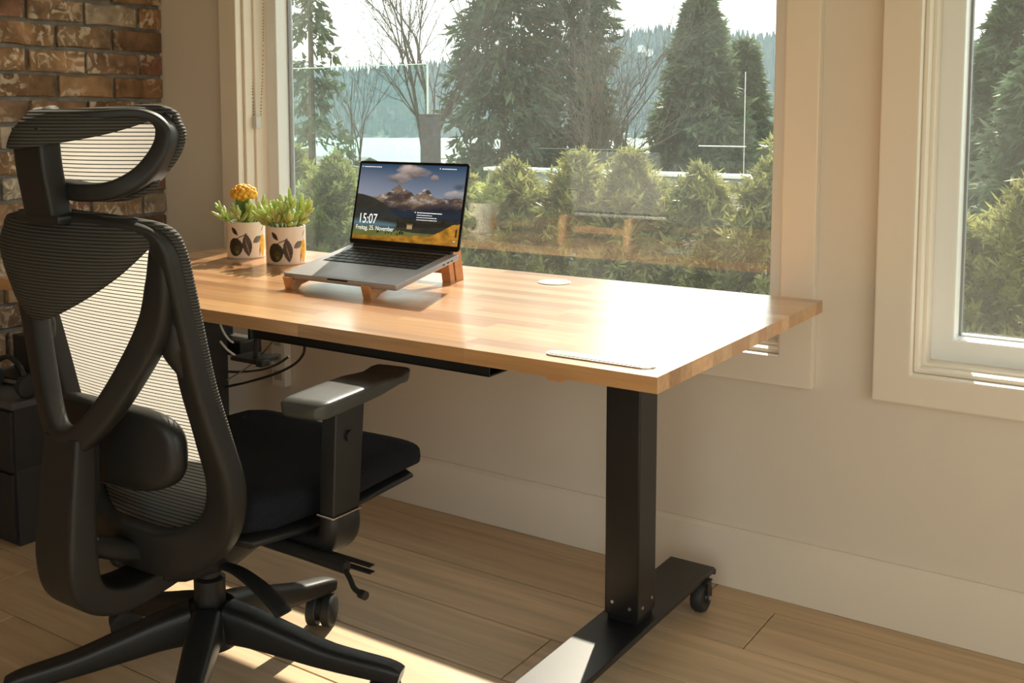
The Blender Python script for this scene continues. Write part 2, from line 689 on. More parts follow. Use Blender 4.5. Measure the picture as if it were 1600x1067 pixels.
row = 0
y1 = -0.08 + PW
joints = {1: -0.779, 3: -1.139}
while y1 > YB:
    y0 = max(y1 - PW, YB)
    yt = min(y1, 0.0)
    if row in joints:
        off = joints[row]
    else:
        off = random.uniform(-1.4, 0.0)
    xs = [off + k * PL for k in range(-4, 5)]
    xs = [XL] + [x for x in xs if XL + 0.05 < x < XR - 0.05] + [XR]
    for a, b in zip(xs[:-1], xs[1:]):
        o = bpy.data.objects.new('floor_plank', plank_mesh(b - a - 0.0026, yt - y0 - 0.0026))
        link(o, fl)
        o.location = ((a + b) / 2, (yt + y0) / 2, 0)
        g = random.uniform(0.97, 1.03)
        o.color = (g, g, g * random.uniform(0.98, 1.02), 1)
    y1 = y0
    row += 1

# --- baseboard along the window wall
b = MB().box((XL + 0.02, -0.016, 0.001), (XR, 0, 0.138))
b.add(*(lambda x0, x1: ([(x0, -0.016, 0.138), (x1, -0.016, 0.138), (x1, 0, 0.138), (x0, 0, 0.138), (x0, -0.006, 0.146), (x1, -0.006, 0.146), (x1, 0, 0.146), (x0, 0, 0.146)],
                        [(0, 1, 5, 4), (4, 5, 6, 7), (0, 4, 7, 3), (1, 2, 6, 5)]))(XL + 0.02, XR))
tag(b.build('baseboard_front', M_trim), kind='structure')


def ring_part(name, root, o2, outer, inner, y0, y1, m, bev):
    xa, xb, za, zb = outer
    xc, xd, zc_, zd = inner
    V = []
    for y in (y0, y1):
        for (x, z) in ((xa, za), (xb, za), (xb, zb), (xa, zb), (xc, zc_), (xd, zc_), (xd, zd), (xc, zd)):
            V.append((x - o2[0], y, z - o2[1]))
    F = []
    for k in range(4):
        l = (k + 1) % 4
        F += [(k, l, 4 + l, 4 + k), (8 + k, 12 + k, 12 + l, 8 + l), (k, 8 + k, 8 + l, l), (4 + k, 4 + l, 12 + l, 12 + k)]
    mb = MB()
    mb.add(V, F)
    o = mb.build(name, m, root, bevel=bev)
    return o


def window(n, W, label_open=False):
    x0, x1, z0, z1 = W
    root = tag(empty('window_%d' % n, ((x0 + x1) / 2, 0, z0)), kind='structure')
    ox, oz = (x0 + x1) / 2, z0

    def bp(name, lo, hi, m, bev=0.0, seg=2):
        o = boxpart(name, lo, hi, m, None, bev, seg)
        o.parent = root
        o.location = (o.location[0] - ox, o.location[1], o.location[2] - oz)
        return o
    cw, cb = 0.079, 0.067
    ring_part('window_casing', root, (ox, oz), (x0 - cw, x1 + cw, z0 - cb, z1 + cw), (x0, x1, z0, z1), -0.026, 0.0, M_trim, 0.004)
    ring_part('jamb_liner', root, (ox, oz), (x0, x1, z0, z1), (x0 + 0.010, x1 - 0.010, z0 + 0.010, z1 - 0.010), 0.0, 0.035, M_trim, 0.003)
    ring_part('jamb_stop', root, (ox, oz), (x0, x1, z0, z1), (x0 + 0.018, x1 - 0.018, z0 + 0.016, z1 - 0.018), 0.035, 0.085, M_trim, 0.003)
    fw = 0.052
    f = 0.012
    ring_part('window_frame', root, (ox, oz), (x0 + f, x1 - f, z0 + f, z1 - f), (x0 + f + fw, x1 - f - fw, z0 + f + fw, z1 - f - fw), 0.085, 0.160, M_vinyl, 0.004)
    gb = 0.005
    xa, xb, za, zb = x0 + f + fw, x1 - f - fw, z0 + f + fw, z1 - f - fw
    bp('glazing_bead', (xa, 0.135, za), (xa + gb, 0.152, zb), mat('glazing_seal', (0.25, 0.25, 0.25), 0.5))
    bp('glazing_bead', (xb - gb, 0.135, za), (xb, 0.152, zb), MATS['glazing_seal'])
    bp('glazing_bead', (xa, 0.135, za), (xb, 0.152, za + gb), M_vinyl, 0.002)
    bp('glazing_bead', (xa, 0.135, zb - gb), (xb, 0.152, zb), M_vinyl, 0.002)
    bp('glass_pane', (xa + 0.001, 0.140, za + 0.001), (xb - 0.001, 0.146, zb - 0.001), M_glass)
    return root


window(1, W1)
window(2, W2)

# --- brick wall on the left
wl = tag(MB().box((XL - 0.2, YB, -0.05), (XL, 0, ZC)).build('wall_left', M_mortar), kind='structure')
brick_meshes = {}


def brick_mesh(L_, k):
    key = (round(L_, 3), k)
    if key in brick_meshes:
        return brick_meshes[key]
    r = random.Random(hash(key) % 9999)
    bm = bmesh.new()
    bmesh.ops.create_cube(bm, size=1.0)
    for v in bm.verts:
        v.co = Vector((v.co.x * 0.03, v.co.y * L_, v.co.z * 0.064))
    bmesh.ops.subdivide_edges(bm, edges=[e for e in bm.edges if abs((e.verts[0].co - e.verts[1].co).y) > 0.05 and e.verts[0].co.x > 0], cuts=3)
    for v in bm.verts:
        v.co += Vector((r.uniform(-0.003, 0.003), r.uniform(-0.003, 0.003), r.uniform(-0.003, 0.003)))
    es = [e for e in bm.edges if len(e.link_faces) == 2 and e.calc_face_angle(0) > 0.6]
    bmesh.ops.bevel(bm, geom=es, offset=0.0025, segments=1, affect='EDGES')
    me = bpy.data.meshes.new('brick')
    bm.to_mesh(me)
    bm.free()
    me.materials.append(M_brick)
    brick_meshes[key] = me
    return me


CO, BS = 0.0772, 0.198                      # course height, brick spacing
zref = float((_P + (lambda d: d * ((XL + .012 - _P[0]) / d[0]))(_F + _R * (252 - 800.0) / FPX - _U * (49.5 - PPY) / FPX))[2])
palette = [(0.24, 0.135, 0.07), (0.21, 0.12, 0.065), (0.27, 0.16, 0.085), (0.23, 0.14, 0.085), (0.21, 0.105, 0.065), (0.28, 0.18, 0.105), (0.34, 0.27, 0.20)]
nrow = int((ZC) / CO) + 2
k0 = int(round(zref / CO))
zbase = zref - k0 * CO
rest = MB()
for r_ in range(-1, nrow):
    zc = zbase + (r_ + 0.5) * CO
    if zc < 0.03 or zc > ZC - 0.03:
        continue
    half = (r_ - (k0 - 1)) % 2 == 0 and False
    full = ((k0 - 1) - r_) % 2 == 0            # the course below zref ends on a full brick
    y = -0.003
    first = True
    while y > -1.50:
        L_ = 0.183 if (full or not first) else 0.083
        me = brick_mesh(L_, random.randrange(5))
        o = bpy.data.objects.new('brick', me)
        link(o, wl)
        o.location = (XL + 0.0 + random.uniform(-0.002, 0.0035), y - L_ / 2, zc + random.uniform(-0.0015, 0.0015))
        c_ = random.choice(palette)
        g = random.uniform(0.65, 1.05)
        o.color = (c_[0] * g, c_[1] * g, c_[2] * g, 1)
        y -= L_ + 0.015
        first = False
    # beyond: the same bricks joined into one part
    while y > YB + 0.2:
        rest.box((XL - 0.014, y - 0.183, zc - 0.032), (XL + 0.014, y, zc + 0.032))
        y -= 0.198
o = rest.build('brick_field', M_brick, wl)
o['kind'] = 'stuff'
o.color = (0.29, 0.16, 0.095, 1)

# ================================================================== DESK
DX0, DX1, DY0, DY1, DZ, DT = -2.47, -0.683, -0.908, -0.100, 0.733, 0.026
DB = DZ - DT                                  # underside of the top
desk = tag(empty('standing_desk', ((DX0 + DX1) / 2, (DY0 + DY1) / 2, 0)),
           'long butcher-block desk on black steel legs with casters, under the big window', 'desk')
dox, doy = desk.location[0], desk.location[1]


def dpart(o):
    o.parent = desk
    o.location = (o.location[0] - dox, o.location[1] - doy, o.location[2])
    return o


NS = 19
sw = (DY1 - DY0) / NS
stave_tints = [(1.0, 1.0, 1.0), (1.14, 1.12, 1.08), (0.86, 0.76, 0.68), (1.24, 1.30, 1.42), (1.06, 0.90, 0.76), (0.74, 0.62, 0.52), (1.18, 1.2, 1.22), (0.98, 0.88, 0.80), (1.28, 1.34, 1.45)]
rs = random.Random(21)
for i in range(NS):
    x = DX0
    ya, yb = DY0 + i * sw, DY0 + (i + 1) * sw
    while x < DX1 - 1e-6:
        ln = rs.uniform(0.22, 0.55)
        xe = x + ln
        if DX1 - xe < 0.14:
            xe = DX1
        o = MB().box((-(xe - x) / 2, -sw / 2, -DT / 2), ((xe - x) / 2, sw / 2, DT / 2))
        m_ = o.build('stave', M_stave)
        m_.location = ((x + xe) / 2, (ya + yb) / 2, DZ - DT / 2)
        t = rs.choice(stave_tints)
        g = rs.uniform(0.93, 1.07)
        m_.color = (t[0] * g, t[1] * g, t[2] * g, 1)
        dpart(m_)
        x = xe
# frame under the top
dpart(boxpart('cross_rail', (-2.27, -0.50, 0.668), (-0.967, -0.46, DB - 0.0005), M_steel, None, 0.002))
dpart(boxpart('cross_rail', (-2.27, -0.44, 0.668), (-0.967, -0.40, DB - 0.0005), M_steel, None, 0.002))
for lx in (-0.967, -2.270):
    dpart(boxpart('side_bracket', (lx - 0.03, -0.70, DB - 0.012), (lx + 0.03, -0.24, DB), M_steel, None, 0.002))
    dpart(boxpart('leg_column', (lx - 0.039, -0.474, 0.099), (lx + 0.039, -0.394, DB), M_steel, None, 0.004))
    dpart(boxpart('leg_socket', (lx - 0.034, -0.469, 0.088), (lx + 0.034, -0.399, 0.100), M_steel, None, 0.001))
    # screws at the column foot
    for (dx, yy, zz) in ((-0.020, -0.4745, 0.128), (0.020, -0.4745, 0.122)):
        dpart(MB().cyl((lx + dx, yy + 0.002, zz), (lx + dx, yy - 0.0018, zz), 0.0034, 12).build('screw', M_silver, smooth=True))
    for (yy, zz) in ((-0.455, 0.122), (-0.412, 0.128)):
        dpart(MB().cyl((lx + 0.038, yy, zz), (lx + 0.0408, yy, zz), 0.0034, 12).build('screw', M_silver, smooth=True))
    # foot bar with turned-down end lip
    ft = MB().box((lx - 0.056, -0.80, 0.0755), (lx + 0.056, -0.115, 0.0885))
    foot = dpart(ft.build('foot_bar', M_steel, bevel=0.0025))
    lipb = dpart(MB().box((lx - 0.056, -0.117, 0.070), (lx + 0.056, -0.108, 0.082)).build('foot_end_cap', M_rubber, bevel=0.002))
    # casters: hub wheel in a fork at each end
    for yy in (-0.165, -0.75):
        cx = lx + 0.044
        fk = MB()
        fk.box((cx - 0.021, yy - 0.016, 0.0722), (cx + 0.021, yy + 0.016, 0.076))
        fk.box((cx - 0.021, yy - 0.010, 0.026), (cx - 0.018, yy + 0.010, 0.074))
        fk.box((cx + 0.018, yy - 0.010, 0.026), (cx + 0.021, yy + 0.010, 0.074))
        dpart(fk.build('caster_fork', M_steel, bevel=0.001, seg=1))
        wh = MB()
        prof = [(0.012, -0.013), (0.024, -0.013), (0.027, -0.015), (0.033, -0.013), (0.036, -0.006), (0.036, 0.006), (0.033, 0.013), (0.027, 0.015), (0.024, 0.013), (0.012, 0.013)]
        wo = lathe('caster_wheel', prof, M_rubber, n=32)
        wo.rotation_euler = (0, math.radians(90), 0)
        wo.location = (cx, yy, 0.0362)
        dpart(wo)
        dpart(MB().cyl((cx - 0.023, yy, 0.0362), (cx + 0.023, yy, 0.0362), 0.0055, 12).build('caster_axle', M_silver, smooth=True))
# cable tray under the front
tr = MB()
tr.box((-1.755, -0.735, 0.639), (-1.115, -0.732, 0.676)).box((-1.755, -0.735, 0.637), (-1.115, -0.665, 0.640)).box((-1.755, -0.668, 0.639), (-1.115, -0.665, DB))
dpart(tr.build('cable_tray', M_steel))
for xx in (-1.75, -1.45, -1.15):
    dpart(boxpart('tray_clip', (xx, -0.735, 0.668), (xx + 0.016, -0.665, DB), M_steel, None, 0.001))
dpart(boxpart('hand_switch', (-0.889, -0.893, DB - 0.011), (-0.860, -0.84, DB), M_standwood, None, 0.002))

# round cable grommet and oblong inlay in the top
gm = lathe('cable_grommet', [(0.026, 0.0), (0.034, 0.0), (0.040, 0.0005), (0.040, 0.0022), (0.035, 0.0032), (0.030, 0.0028), (0.028, 0.0015)], mat('grey_plastic', (0.35, 0.35, 0.36), 0.35), n=40)
gm.location = (-1.292, -0.209, DZ - 0.0004)
dpart(gm)
g2 = MB()
g2.box((-0.012, -0.024, 0.001), (0.026, 0.0, 0.0026)).box((-0.02, 0.004, 0.001), (0.01, 0.02, 0.0024))
o = g2.build('grommet_flap', M_silver)
o.location = (-1.292, -0.209, DZ)
dpart(o)
o = lathe('grommet_well', [(0.0, 0.0), (0.030, 0.0), (0.030, 0.001), (0.0, 0.001)], M_ink, n=32)
o.location = (-1.292, -0.209, DZ - 0.0002)
dpart(o)


def stadium(L_, W_, z0, z1, n=14):
    v = []
    for s_ in (1, -1):
        for k in range(n + 1):
            t = -math.pi / 2 + math.pi * k / n
            v.append((s_ * (L_ / 2 - W_ / 2) + s_ * math.cos(t) * W_ / 2, s_ * math.sin(t) * W_ / 2))
    N_ = len(v)
    V = [(x, y, z0) for x, y in v] + [(x, y, z1) for x, y in v]
    F = [(k, (k + 1) % N_, N_ + (k + 1) % N_, N_ + k) for k in range(N_)] + [tuple(range(N_ - 1, -1, -1)), tuple(range(N_, 2 * N_))]
    return V, F


V, F = stadium(0.198, 0.036, 0.0, 0.003)
o = part('inlay_rim', V, F, M_silver)
o.location = (-0.811, -0.856, DZ - 0.0005)
dpart(o)
V, F = stadium(0.190, 0.029, 0.0, 0.0036)
o = part('inlay_panel', V, F, mat('grey_panel', (0.42, 0.41, 0.40), 0.25, metal=0.3))
o.location = (-0.811, -0.856, DZ - 0.0003)
dpart(o)

# ================================================================== LAPTOP STAND
st = tag(empty('laptop_stand', (-1.63, -0.455, DZ)), 'brown wooden two-rail stand holding up the laptop on the desk', 'laptop stand')
LAP_F, LAP_H = (-0.6288, 0.757), (-0.4026, 0.7997)     # underside of laptop base: (y, z) at the front and at the hinge


def yd(y):
    return 0.971 * y - 0.0675


def under(y):
    y = yd(y)
    t = (y - LAP_F[0]) / (LAP_H[0] - LAP_F[0])
    return LAP_F[1] + t * (LAP_H[1] - LAP_F[1]) - DZ


for rx in (-1.748, -1.510):
    xl = rx + 1.63
    # sloped rail with front foot (side outline in y,z)
    ol = [(-0.5785, under(-0.5785) - 0.001), (-0.5785, under(-0.5785) + 0.007), (-0.589, under(-0.5785) + 0.005), (-0.580, 0.0), (-0.560, 0.0),
          (-0.548, 0.009), (-0.300, under(-0.30) - 0.024), (-0.262, under(-0.29) - 0.030), (-0.262, under(-0.275) - 0.001)]
    V = [(xl - 0.011, yd(y) + 0.455, z) for y, z in ol] + [(xl + 0.011, yd(y) + 0.455, z) for y, z in ol]
    n = len(ol)
    F = [tuple(range(n)), tuple(range(2 * n - 1, n - 1, -1))] + [(k, n + k, n + (k + 1) % n, (k + 1) % n) for k in range(n)]
    o = part('side_rail', V, F, M_standwood, st)
    o.color = (1, 1, 1, 1)
    # rear leg, slotted
    for (a, b_) in ((-0.300, -0.282), (-0.276, -0.246)):
        zt = under(-0.29) - (0.012 if a < -0.29 else 0.003)
        lg = MB()
        dy = 0.012
        a, b_ = yd(a) + 0.055, yd(b_) + 0.055
        V = [(xl - 0.0125, a + dy + 0.4, 0), (xl + 0.0125, a + dy + 0.4, 0), (xl + 0.0125, b_ + dy + 0.4, 0), (xl - 0.0125, b_ + dy + 0.4, 0),
             (xl - 0.0125, a + 0.4, zt), (xl + 0.0125, a + 0.4, zt), (xl + 0.0125, b_ + 0.4, zt), (xl - 0.0125, b_ + 0.4, zt)]
        lg.add(V, [(0, 3, 2, 1), (4, 5, 6, 7), (0, 1, 5, 4), (1, 2, 6, 5), (2, 3, 7, 6), (3, 0, 4, 7)])
        o = lg.build('rear_leg', M_standwood, st)
        o.color = (1.1, 1.05, 1.0, 1)
o = MB().box((-0.118, yd(-0.288) + 0.455, 0.020), (0.120, yd(-0.274) + 0.455, 0.040)).build('cross_bar', M_standwood, st)
o.color = (0.9, 0.9, 0.9, 1)

# ================================================================== LAPTOP
LW = 0.336
ang = math.atan2(LAP_H[1] - LAP_F[1], LAP_H[0] - LAP_F[0])
LD = math.hypot(LAP_H[0] - LAP_F[0], LAP_H[1] - LAP_F[1])
lap = tag(empty('laptop', (-1.597, LAP_F[0], LAP_F[1])), 'open laptop showing a mountain lock screen reading 15:07, on a wooden stand', 'laptop')
lap.rotation_euler = (ang, 0, 0)
# local frame: x right, y from front to hinge, z up from underside
BT = 0.013
base = MB().box((-LW / 2, 0, 0), (LW / 2, LD, BT)).build('base', M_space, lap, bevel=0.004, seg=3)
MB().box((-0.142, 0.105, BT - 0.001), (0.142, 0.215, BT + 0.0003)).build('keyboard_well', M_key, lap)
kb = MB()
rows = [(0.207, 0.011, 14), (0.190, 0.015, 14), (0.171, 0.016, 14), (0.152, 0.016, 13), (0.133, 0.016, 12), (0.114, 0.016, 9)]
for (yy, hh, nk) in rows:
    ww = 0.280 / nk
    for k in range(nk):
        x0 = -0.14 + k * ww
        kb.box((x0 + 0.0011, yy - hh / 2 + 0.0008, BT), (x0 + ww - 0.0011, yy + hh / 2 - 0.0008, BT + 0.0016))
o = kb.build('keyboard', M_key, lap)
MB().box((-0.068, 0.010, BT - 0.001), (0.068, 0.094, BT + 0.0003)).build('trackpad', mat('trackpad_glass', (0.345, 0.335, 0.345), 0.46, metal=0.4), lap, bevel=0.0002, seg=1)
MB().box((-0.03, -0.0006, 0.008), (0.03, 0.0012, 0.0124)).build('lid_notch', M_key, lap)
for sx_, yy in ((1, 0.17), (1, 0.186), (1, 0.20)):
    MB().box((LW / 2 - 0.001, yy - 0.004, 0.0045), (LW / 2 + 0.0004, yy + 0.004, 0.0075)).build('port', M_key, lap)
MB().cyl((-0.15, LD - 0.004, BT + 0.001), (0.15, LD - 0.004, BT + 0.001), 0.005, 14).build('hinge', M_key, lap, smooth=True)
# lid: leans back 13 degrees from vertical in the world
LH = 0.210
lid = empty('lid')
lid.parent = lap
lid.location = (0, LD - 0.002, BT + 0.001)
lid.rotation_euler = (math.radians(90 - 12.5) - ang, 0, 0)
# lid local: x right, y up the lid, z towards the viewer
shell = MB().box((-LW / 2 + 0.001, 0.005, -0.006), (LW / 2 - 0.001, LH - 0.001, -0.0012))
o = shell.build('lid_shell', M_space, lid, bevel=0.0022, seg=2)


def rrect(x0, y0, x1, y1, r, z, n=6):
    v = []
    for cx, cy, a0 in ((x1 - r, y1 - r, 0), (x0 + r, y1 - r, 90), (x0 + r, y0 + r, 180), (x1 - r, y0 + r, 270)):
        for k in range(n + 1):
            t = math.radians(a0 + 90 * k / n)
            v.append((cx + r * math.cos(t), cy + r * math.sin(t), z))
    return v


v = rrect(-LW / 2, 0.004, LW / 2, LH, 0.007, 0.0006)
v2 = [(a, b_, -0.0030) for a, b_, c_ in v]
n = len(v)
part('bezel', v + v2, [tuple(range(n)), tuple(range(2 * n - 1, n - 1, -1))] + [((k + 1) % n, k, n + k, n + (k + 1) % n) for k in range(n)], M_ink, lid)
SX, SY0, SY1 = LW / 2 - 0.006, 0.016, LH - 0.0065


def screen_picture(U, V):
    """lock-screen landscape; U,V in 0..1 (V up)"""
    H, Wd = U.shape
    sky_t = srgb((46, 78, 108)); sky_b = srgb((150, 160, 178))
    t = np.clip((V - 0.55) / 0.45, 0, 1)[..., None]
    c = sky_b * (1 - t) + sky_t * t
    left = np.clip(1 - U * 1.8, 0, 1)[..., None] * (1 - t)
    c = c * (1 - 0.5 * left) + srgb((178, 176, 190)) * 0.5 * left
    # clouds
    n1 = fbm(U * 7, V * 8, 3, 5)
    def cloud(cx, cy, rx, ry, col, k=1.0):
        nonlocal c
        d = ((U - cx) / rx) ** 2 + ((V - cy) / ry) ** 2
        a = np.clip((1.15 - d + (n1 - 0.5) * 2.6) * 1.3, 0, 1)[..., None] * k
        shade = np.clip(0.55 + (V - cy) / ry * 0.35 + (n1 - 0.5), 0.25, 1.05)[..., None]
        c = c * (1 - a) + srgb(col) * shade * a
    cloud(0.51, 0.90, 0.16, 0.09, (215, 195, 185))
    cloud(0.38, 0.82, 0.14, 0.065, (205, 190, 185))
    cloud(0.72, 0.84, 0.035, 0.04, (190, 175, 175))
    cloud(0.94, 0.64, 0.11, 0.055, (225, 215, 210), 0.9)
    cloud(0.97, 0.74, 0.08, 0.05, (120, 125, 140), 0.8)
    # rocky range
    prof_x = np.array([0, .12, .2, .28, .34, .395, .43, .47, .52, .56, .60, .635, .67, .70, .73, .78, .83, .88, .93, 1.0])
    prof_y = np.array([.50, .545, .57, .62, .67, .735, .705, .67, .645, .61, .645, .69, .705, .66, .60, .575, .60, .575, .59, .585])
    ridge = np.interp(U, prof_x, prof_y) + (fbm(U * 40, U * 0 + 3, 5, 3) - 0.5) * 0.03
    nr = fbm(U * 22 + V * 9, V * 26 - U * 6, 8, 5)
    nl = fbm(U * 10 - V * 6, V * 9, 12, 4)
    rock = srgb((92, 78, 72)) * (0.45 + 1.1 * nr)[..., None]
    lit = np.clip((nl - 0.47) * 6 + (V - 0.56) * 3, 0, 1)[..., None]
    rock = rock * (1 - lit * 0.6) + srgb((176, 150, 122)) * lit * 0.6 * (0.5 + nr[..., None])
    snow = np.clip((nr - 0.60) * 12, 0, 1)[..., None] * np.clip((V - 0.47) * 9, 0, 1)[..., None]
    rock = rock * (1 - snow * 0.7) + srgb((215, 212, 215)) * snow * 0.7
    m = (V < ridge)[..., None]
    c = np.where(m, rock, c)
    # dark wooded lower slopes
    low = np.clip((0.50 + 0.02 * np.sin(U * 9) - V) * 14 + (nr - 0.5) * 1.5, 0, 1)[..., None]
    dark = srgb((44, 48, 60)) * (0.6 + 0.8 * nl)[..., None]
    c = np.where(m, c * (1 - low) + dark * low, c)
    lh = np.interp(U, [0, .06, .15, .25, .33, .45], [.60, .59, .56, .50, .42, .30])
    m2 = (V < lh)[..., None]
    c = np.where(m2, srgb((58, 58, 50)) * (0.6 + 0.7 * nl)[..., None], c)
    # lake band
    lk = np.clip(1 - np.abs(V - (0.215 - 0.02 * U)) / (0.075 * np.clip(1.1 - U * 1.3, 0, 1) + 1e-3), 0, 1) * np.clip((0.55 - U) * 5, 0, 1)
    c = c * (1 - lk[..., None] * 0.8) + srgb((112, 150, 160)) * lk[..., None] * 0.8
    lk2 = np.clip(1 - np.abs(V - 0.36) / 0.05, 0, 1)[..., None] * 0.35
    c = c * (1 - lk2) + srgb((30, 62, 78)) * lk2
    # tree line on the right
    tl = 0.235 + 0.03 * fbm(U * 60, U * 0, 14, 2) + 0.05 * np.clip(U - 0.45, 0, 1)
    bot = 0.165 + 0.10 * np.clip(U - 0.3, 0, 1)
    m3 = (V < tl + 0.05 * (fbm(U * 90, U * 0 + 1, 4, 1) > 0.62)) & (V > bot) & (U > 0.42)
    c = np.where(m3[..., None], srgb((46, 44, 34)) * (0.6 + 0.9 * nr)[..., None], c)
    # meadow
    g = 0.15 + 0.03 * np.sin(U * 5 + 1) + 0.05 * np.clip(U - 0.55, 0, 1)
    m4 = (V < g)[..., None]
    c = np.where(m4, (srgb((108, 118, 62)) * (1 - U[..., None] * .4) + srgb((150, 120, 60)) * U[..., None] * .4) * (0.6 + 0.8 * nl)[..., None], c)
    gold = np.interp(U, [0, .3, .55, .74, .80, .86, .93, 1.0], [.055, .055, .085, .10, .135, .20, .25, .275]) + (nr - 0.5) * 0.03
    m5 = (V < gold)[..., None]
    c = np.where(m5, srgb((200, 140, 50)) * (0.25 + 1.1 * nr * (0.7 + 0.6 * U))[..., None], c)
    dk = np.clip((0.03 - V) * 25, 0, 1)[..., None] * 0.35
    c = c * (1 - dk)
    # hut and bushes
    hut = (np.abs(U - 0.545) < 0.024) & (np.abs(V - 0.205) < 0.030)
    c = np.where(hut[..., None], srgb((196, 170, 118)), c)
    roof = (np.abs(U - 0.545) < 0.029) & (np.abs(V - 0.232) < 0.008)
    c = np.where(roof[..., None], srgb((120, 92, 70)), c)
    r = np.random.default_rng(3)
    for _ in range(26):
        bx, by, bs = r.uniform(0.22, 0.5), r.uniform(0.085, 0.15), r.uniform(0.008, 0.022)
        mb = (np.abs(U - bx) < bs * 0.5 * np.clip((by + bs * 2.2 - V) / (bs * 2.2), 0, 1)) & (V > by)
        c = np.where(mb[..., None], srgb((40, 48, 34)), c)
    mb = (np.abs(U - 0.975) < 0.006) & (np.abs(V - 0.16 - 0.0) < 0.05)
    c = np.where((mb & (V < 0.21))[..., None], srgb((70, 60, 36)), c)
    c = np.where(((np.abs(U - 0.965) < 0.008) & (np.abs(V - 0.06) < 0.008))[..., None], srgb((240, 240, 235)), c)
    return np.clip(c, 0, 1)


nu, nv = 260, 160
uu, vv = np.meshgrid(np.linspace(0, 1, nu), np.linspace(0, 1, nv))
colr = screen_picture(uu, vv)
V = np.c_[(uu * 2 - 1).ravel() * SX, (SY0 + vv * (SY1 - SY0)).ravel(), np.full(nu * nv, 0.0008)]
ii = np.arange(nu * nv).reshape(nv, nu)
F = np.c_[ii[:-1, :-1].ravel(), ii[:-1, 1:].ravel(), ii[1:, 1:].ravel(), ii[1:, :-1].ravel()]
scr = part('screen', V.tolist(), F.tolist(), vcol_mat('screen_picture', 0.68, 0.15), lid)
ca = scr.data.color_attributes.new('print', 'FLOAT_COLOR', 'POINT')
ca.data.foreach_set('color', np.c_[colr.reshape(-1, 3), np.ones(nu * nv)].ravel())
M_text = mat('screen_text', (0.9, 0.9, 0.9), 0.5)
M_text.node_tree.nodes['Principled BSDF'].inputs['Emission Color'].default_value = (0.9, 0.93, 0.95, 1)
M_text.node_tree.nodes['Principled BSDF'].inputs['Emission Strength'].default_value = 0.8


def text_part(name, body, size, x, y, parent, z=0.0011, xs=1.0):
    cu = bpy.data.curves.new(name, 'FONT')
    cu.body = body
    cu.size = size
    tmp = bpy.data.objects.new(name, cu)
    COL.objects.link(tmp)
    dg = bpy.context.evaluated_depsgraph_get()
    me = bpy.data.meshes.new_from_object(tmp.evaluated_get(dg))
    bpy.data.objects.remove(tmp)
    me.name = name
    me.materials.clear()
    me.materials.append(M_text)
    o = bpy.data.objects.new(name, me)
    link(o, parent)
    o.location = (x, y, z)
    o.scale = (xs, 1, 1)
    return o


SHt = SY1 - SY0
text_part('clock_text', '15:07', 0.034, -SX + 0.040 * 2 * SX, SY0 + 0.215 * SHt, lid, xs=0.80)
text_part('date_text', 'Freitag, 25. November', 0.0155, -SX + 0.025 * 2 * SX, SY0 + 0.128 * SHt, lid, xs=0.86)
# illegible small print: thin bars of text-like dashes
tb = MB()
rr = random.Random(5)
for (ux, vy, ln, hh) in ((0.035, 0.955, 0.17, 0.004), (0.78, 0.955, 0.13, 0.004), (0.60, 0.385, 0.23, 0.0045), (0.60, 0.355, 0.14, 0.0035), (0.60, 0.325, 0.185, 0.0035), (0.60, 0.295, 0.19, 0.0035)):
    x = -SX + ux * 2 * SX
    xe = x + ln * 2 * SX
    y = SY0 + vy * SHt
    tb.box((x - 0.007, y + 0.0, 0.0009), (x - 0.0045, y + 0.0025, 0.0011)) if ux != 0.60 or vy > 0.38 else None
    while x < xe:
        wd = rr.uniform(0.0015, 0.006)
        tb.box((x, y, 0.0009), (min(x + wd, xe), y + hh * 0.42, 0.0011))
        x += wd + 0.0011
tb.build('small_print', M_text, lid)

# ================================================================== PLANTS IN POTS
M_leaf = mat('succulent_leaf', (0.56, 0.66, 0.27), 0.4, var=0.2, scale=40, trans=0.35)
M_cact = mat('cactus_green', (0.13, 0.22, 0.06), 0.55, var=0.2, scale=60)
M_crown = mat('cactus_yellow', (0.95, 0.52, 0.06), 0.6, var=0.3, scale=90, bump=0.6, bscale=160, trans=0.2)
M_soil = mat('soil', (0.06, 0.04, 0.025), 0.95, bump=0.8)
M_pot = vcol_mat('pot_print', 0.0, 0.35)
PR, PH = 0.0525, 0.101


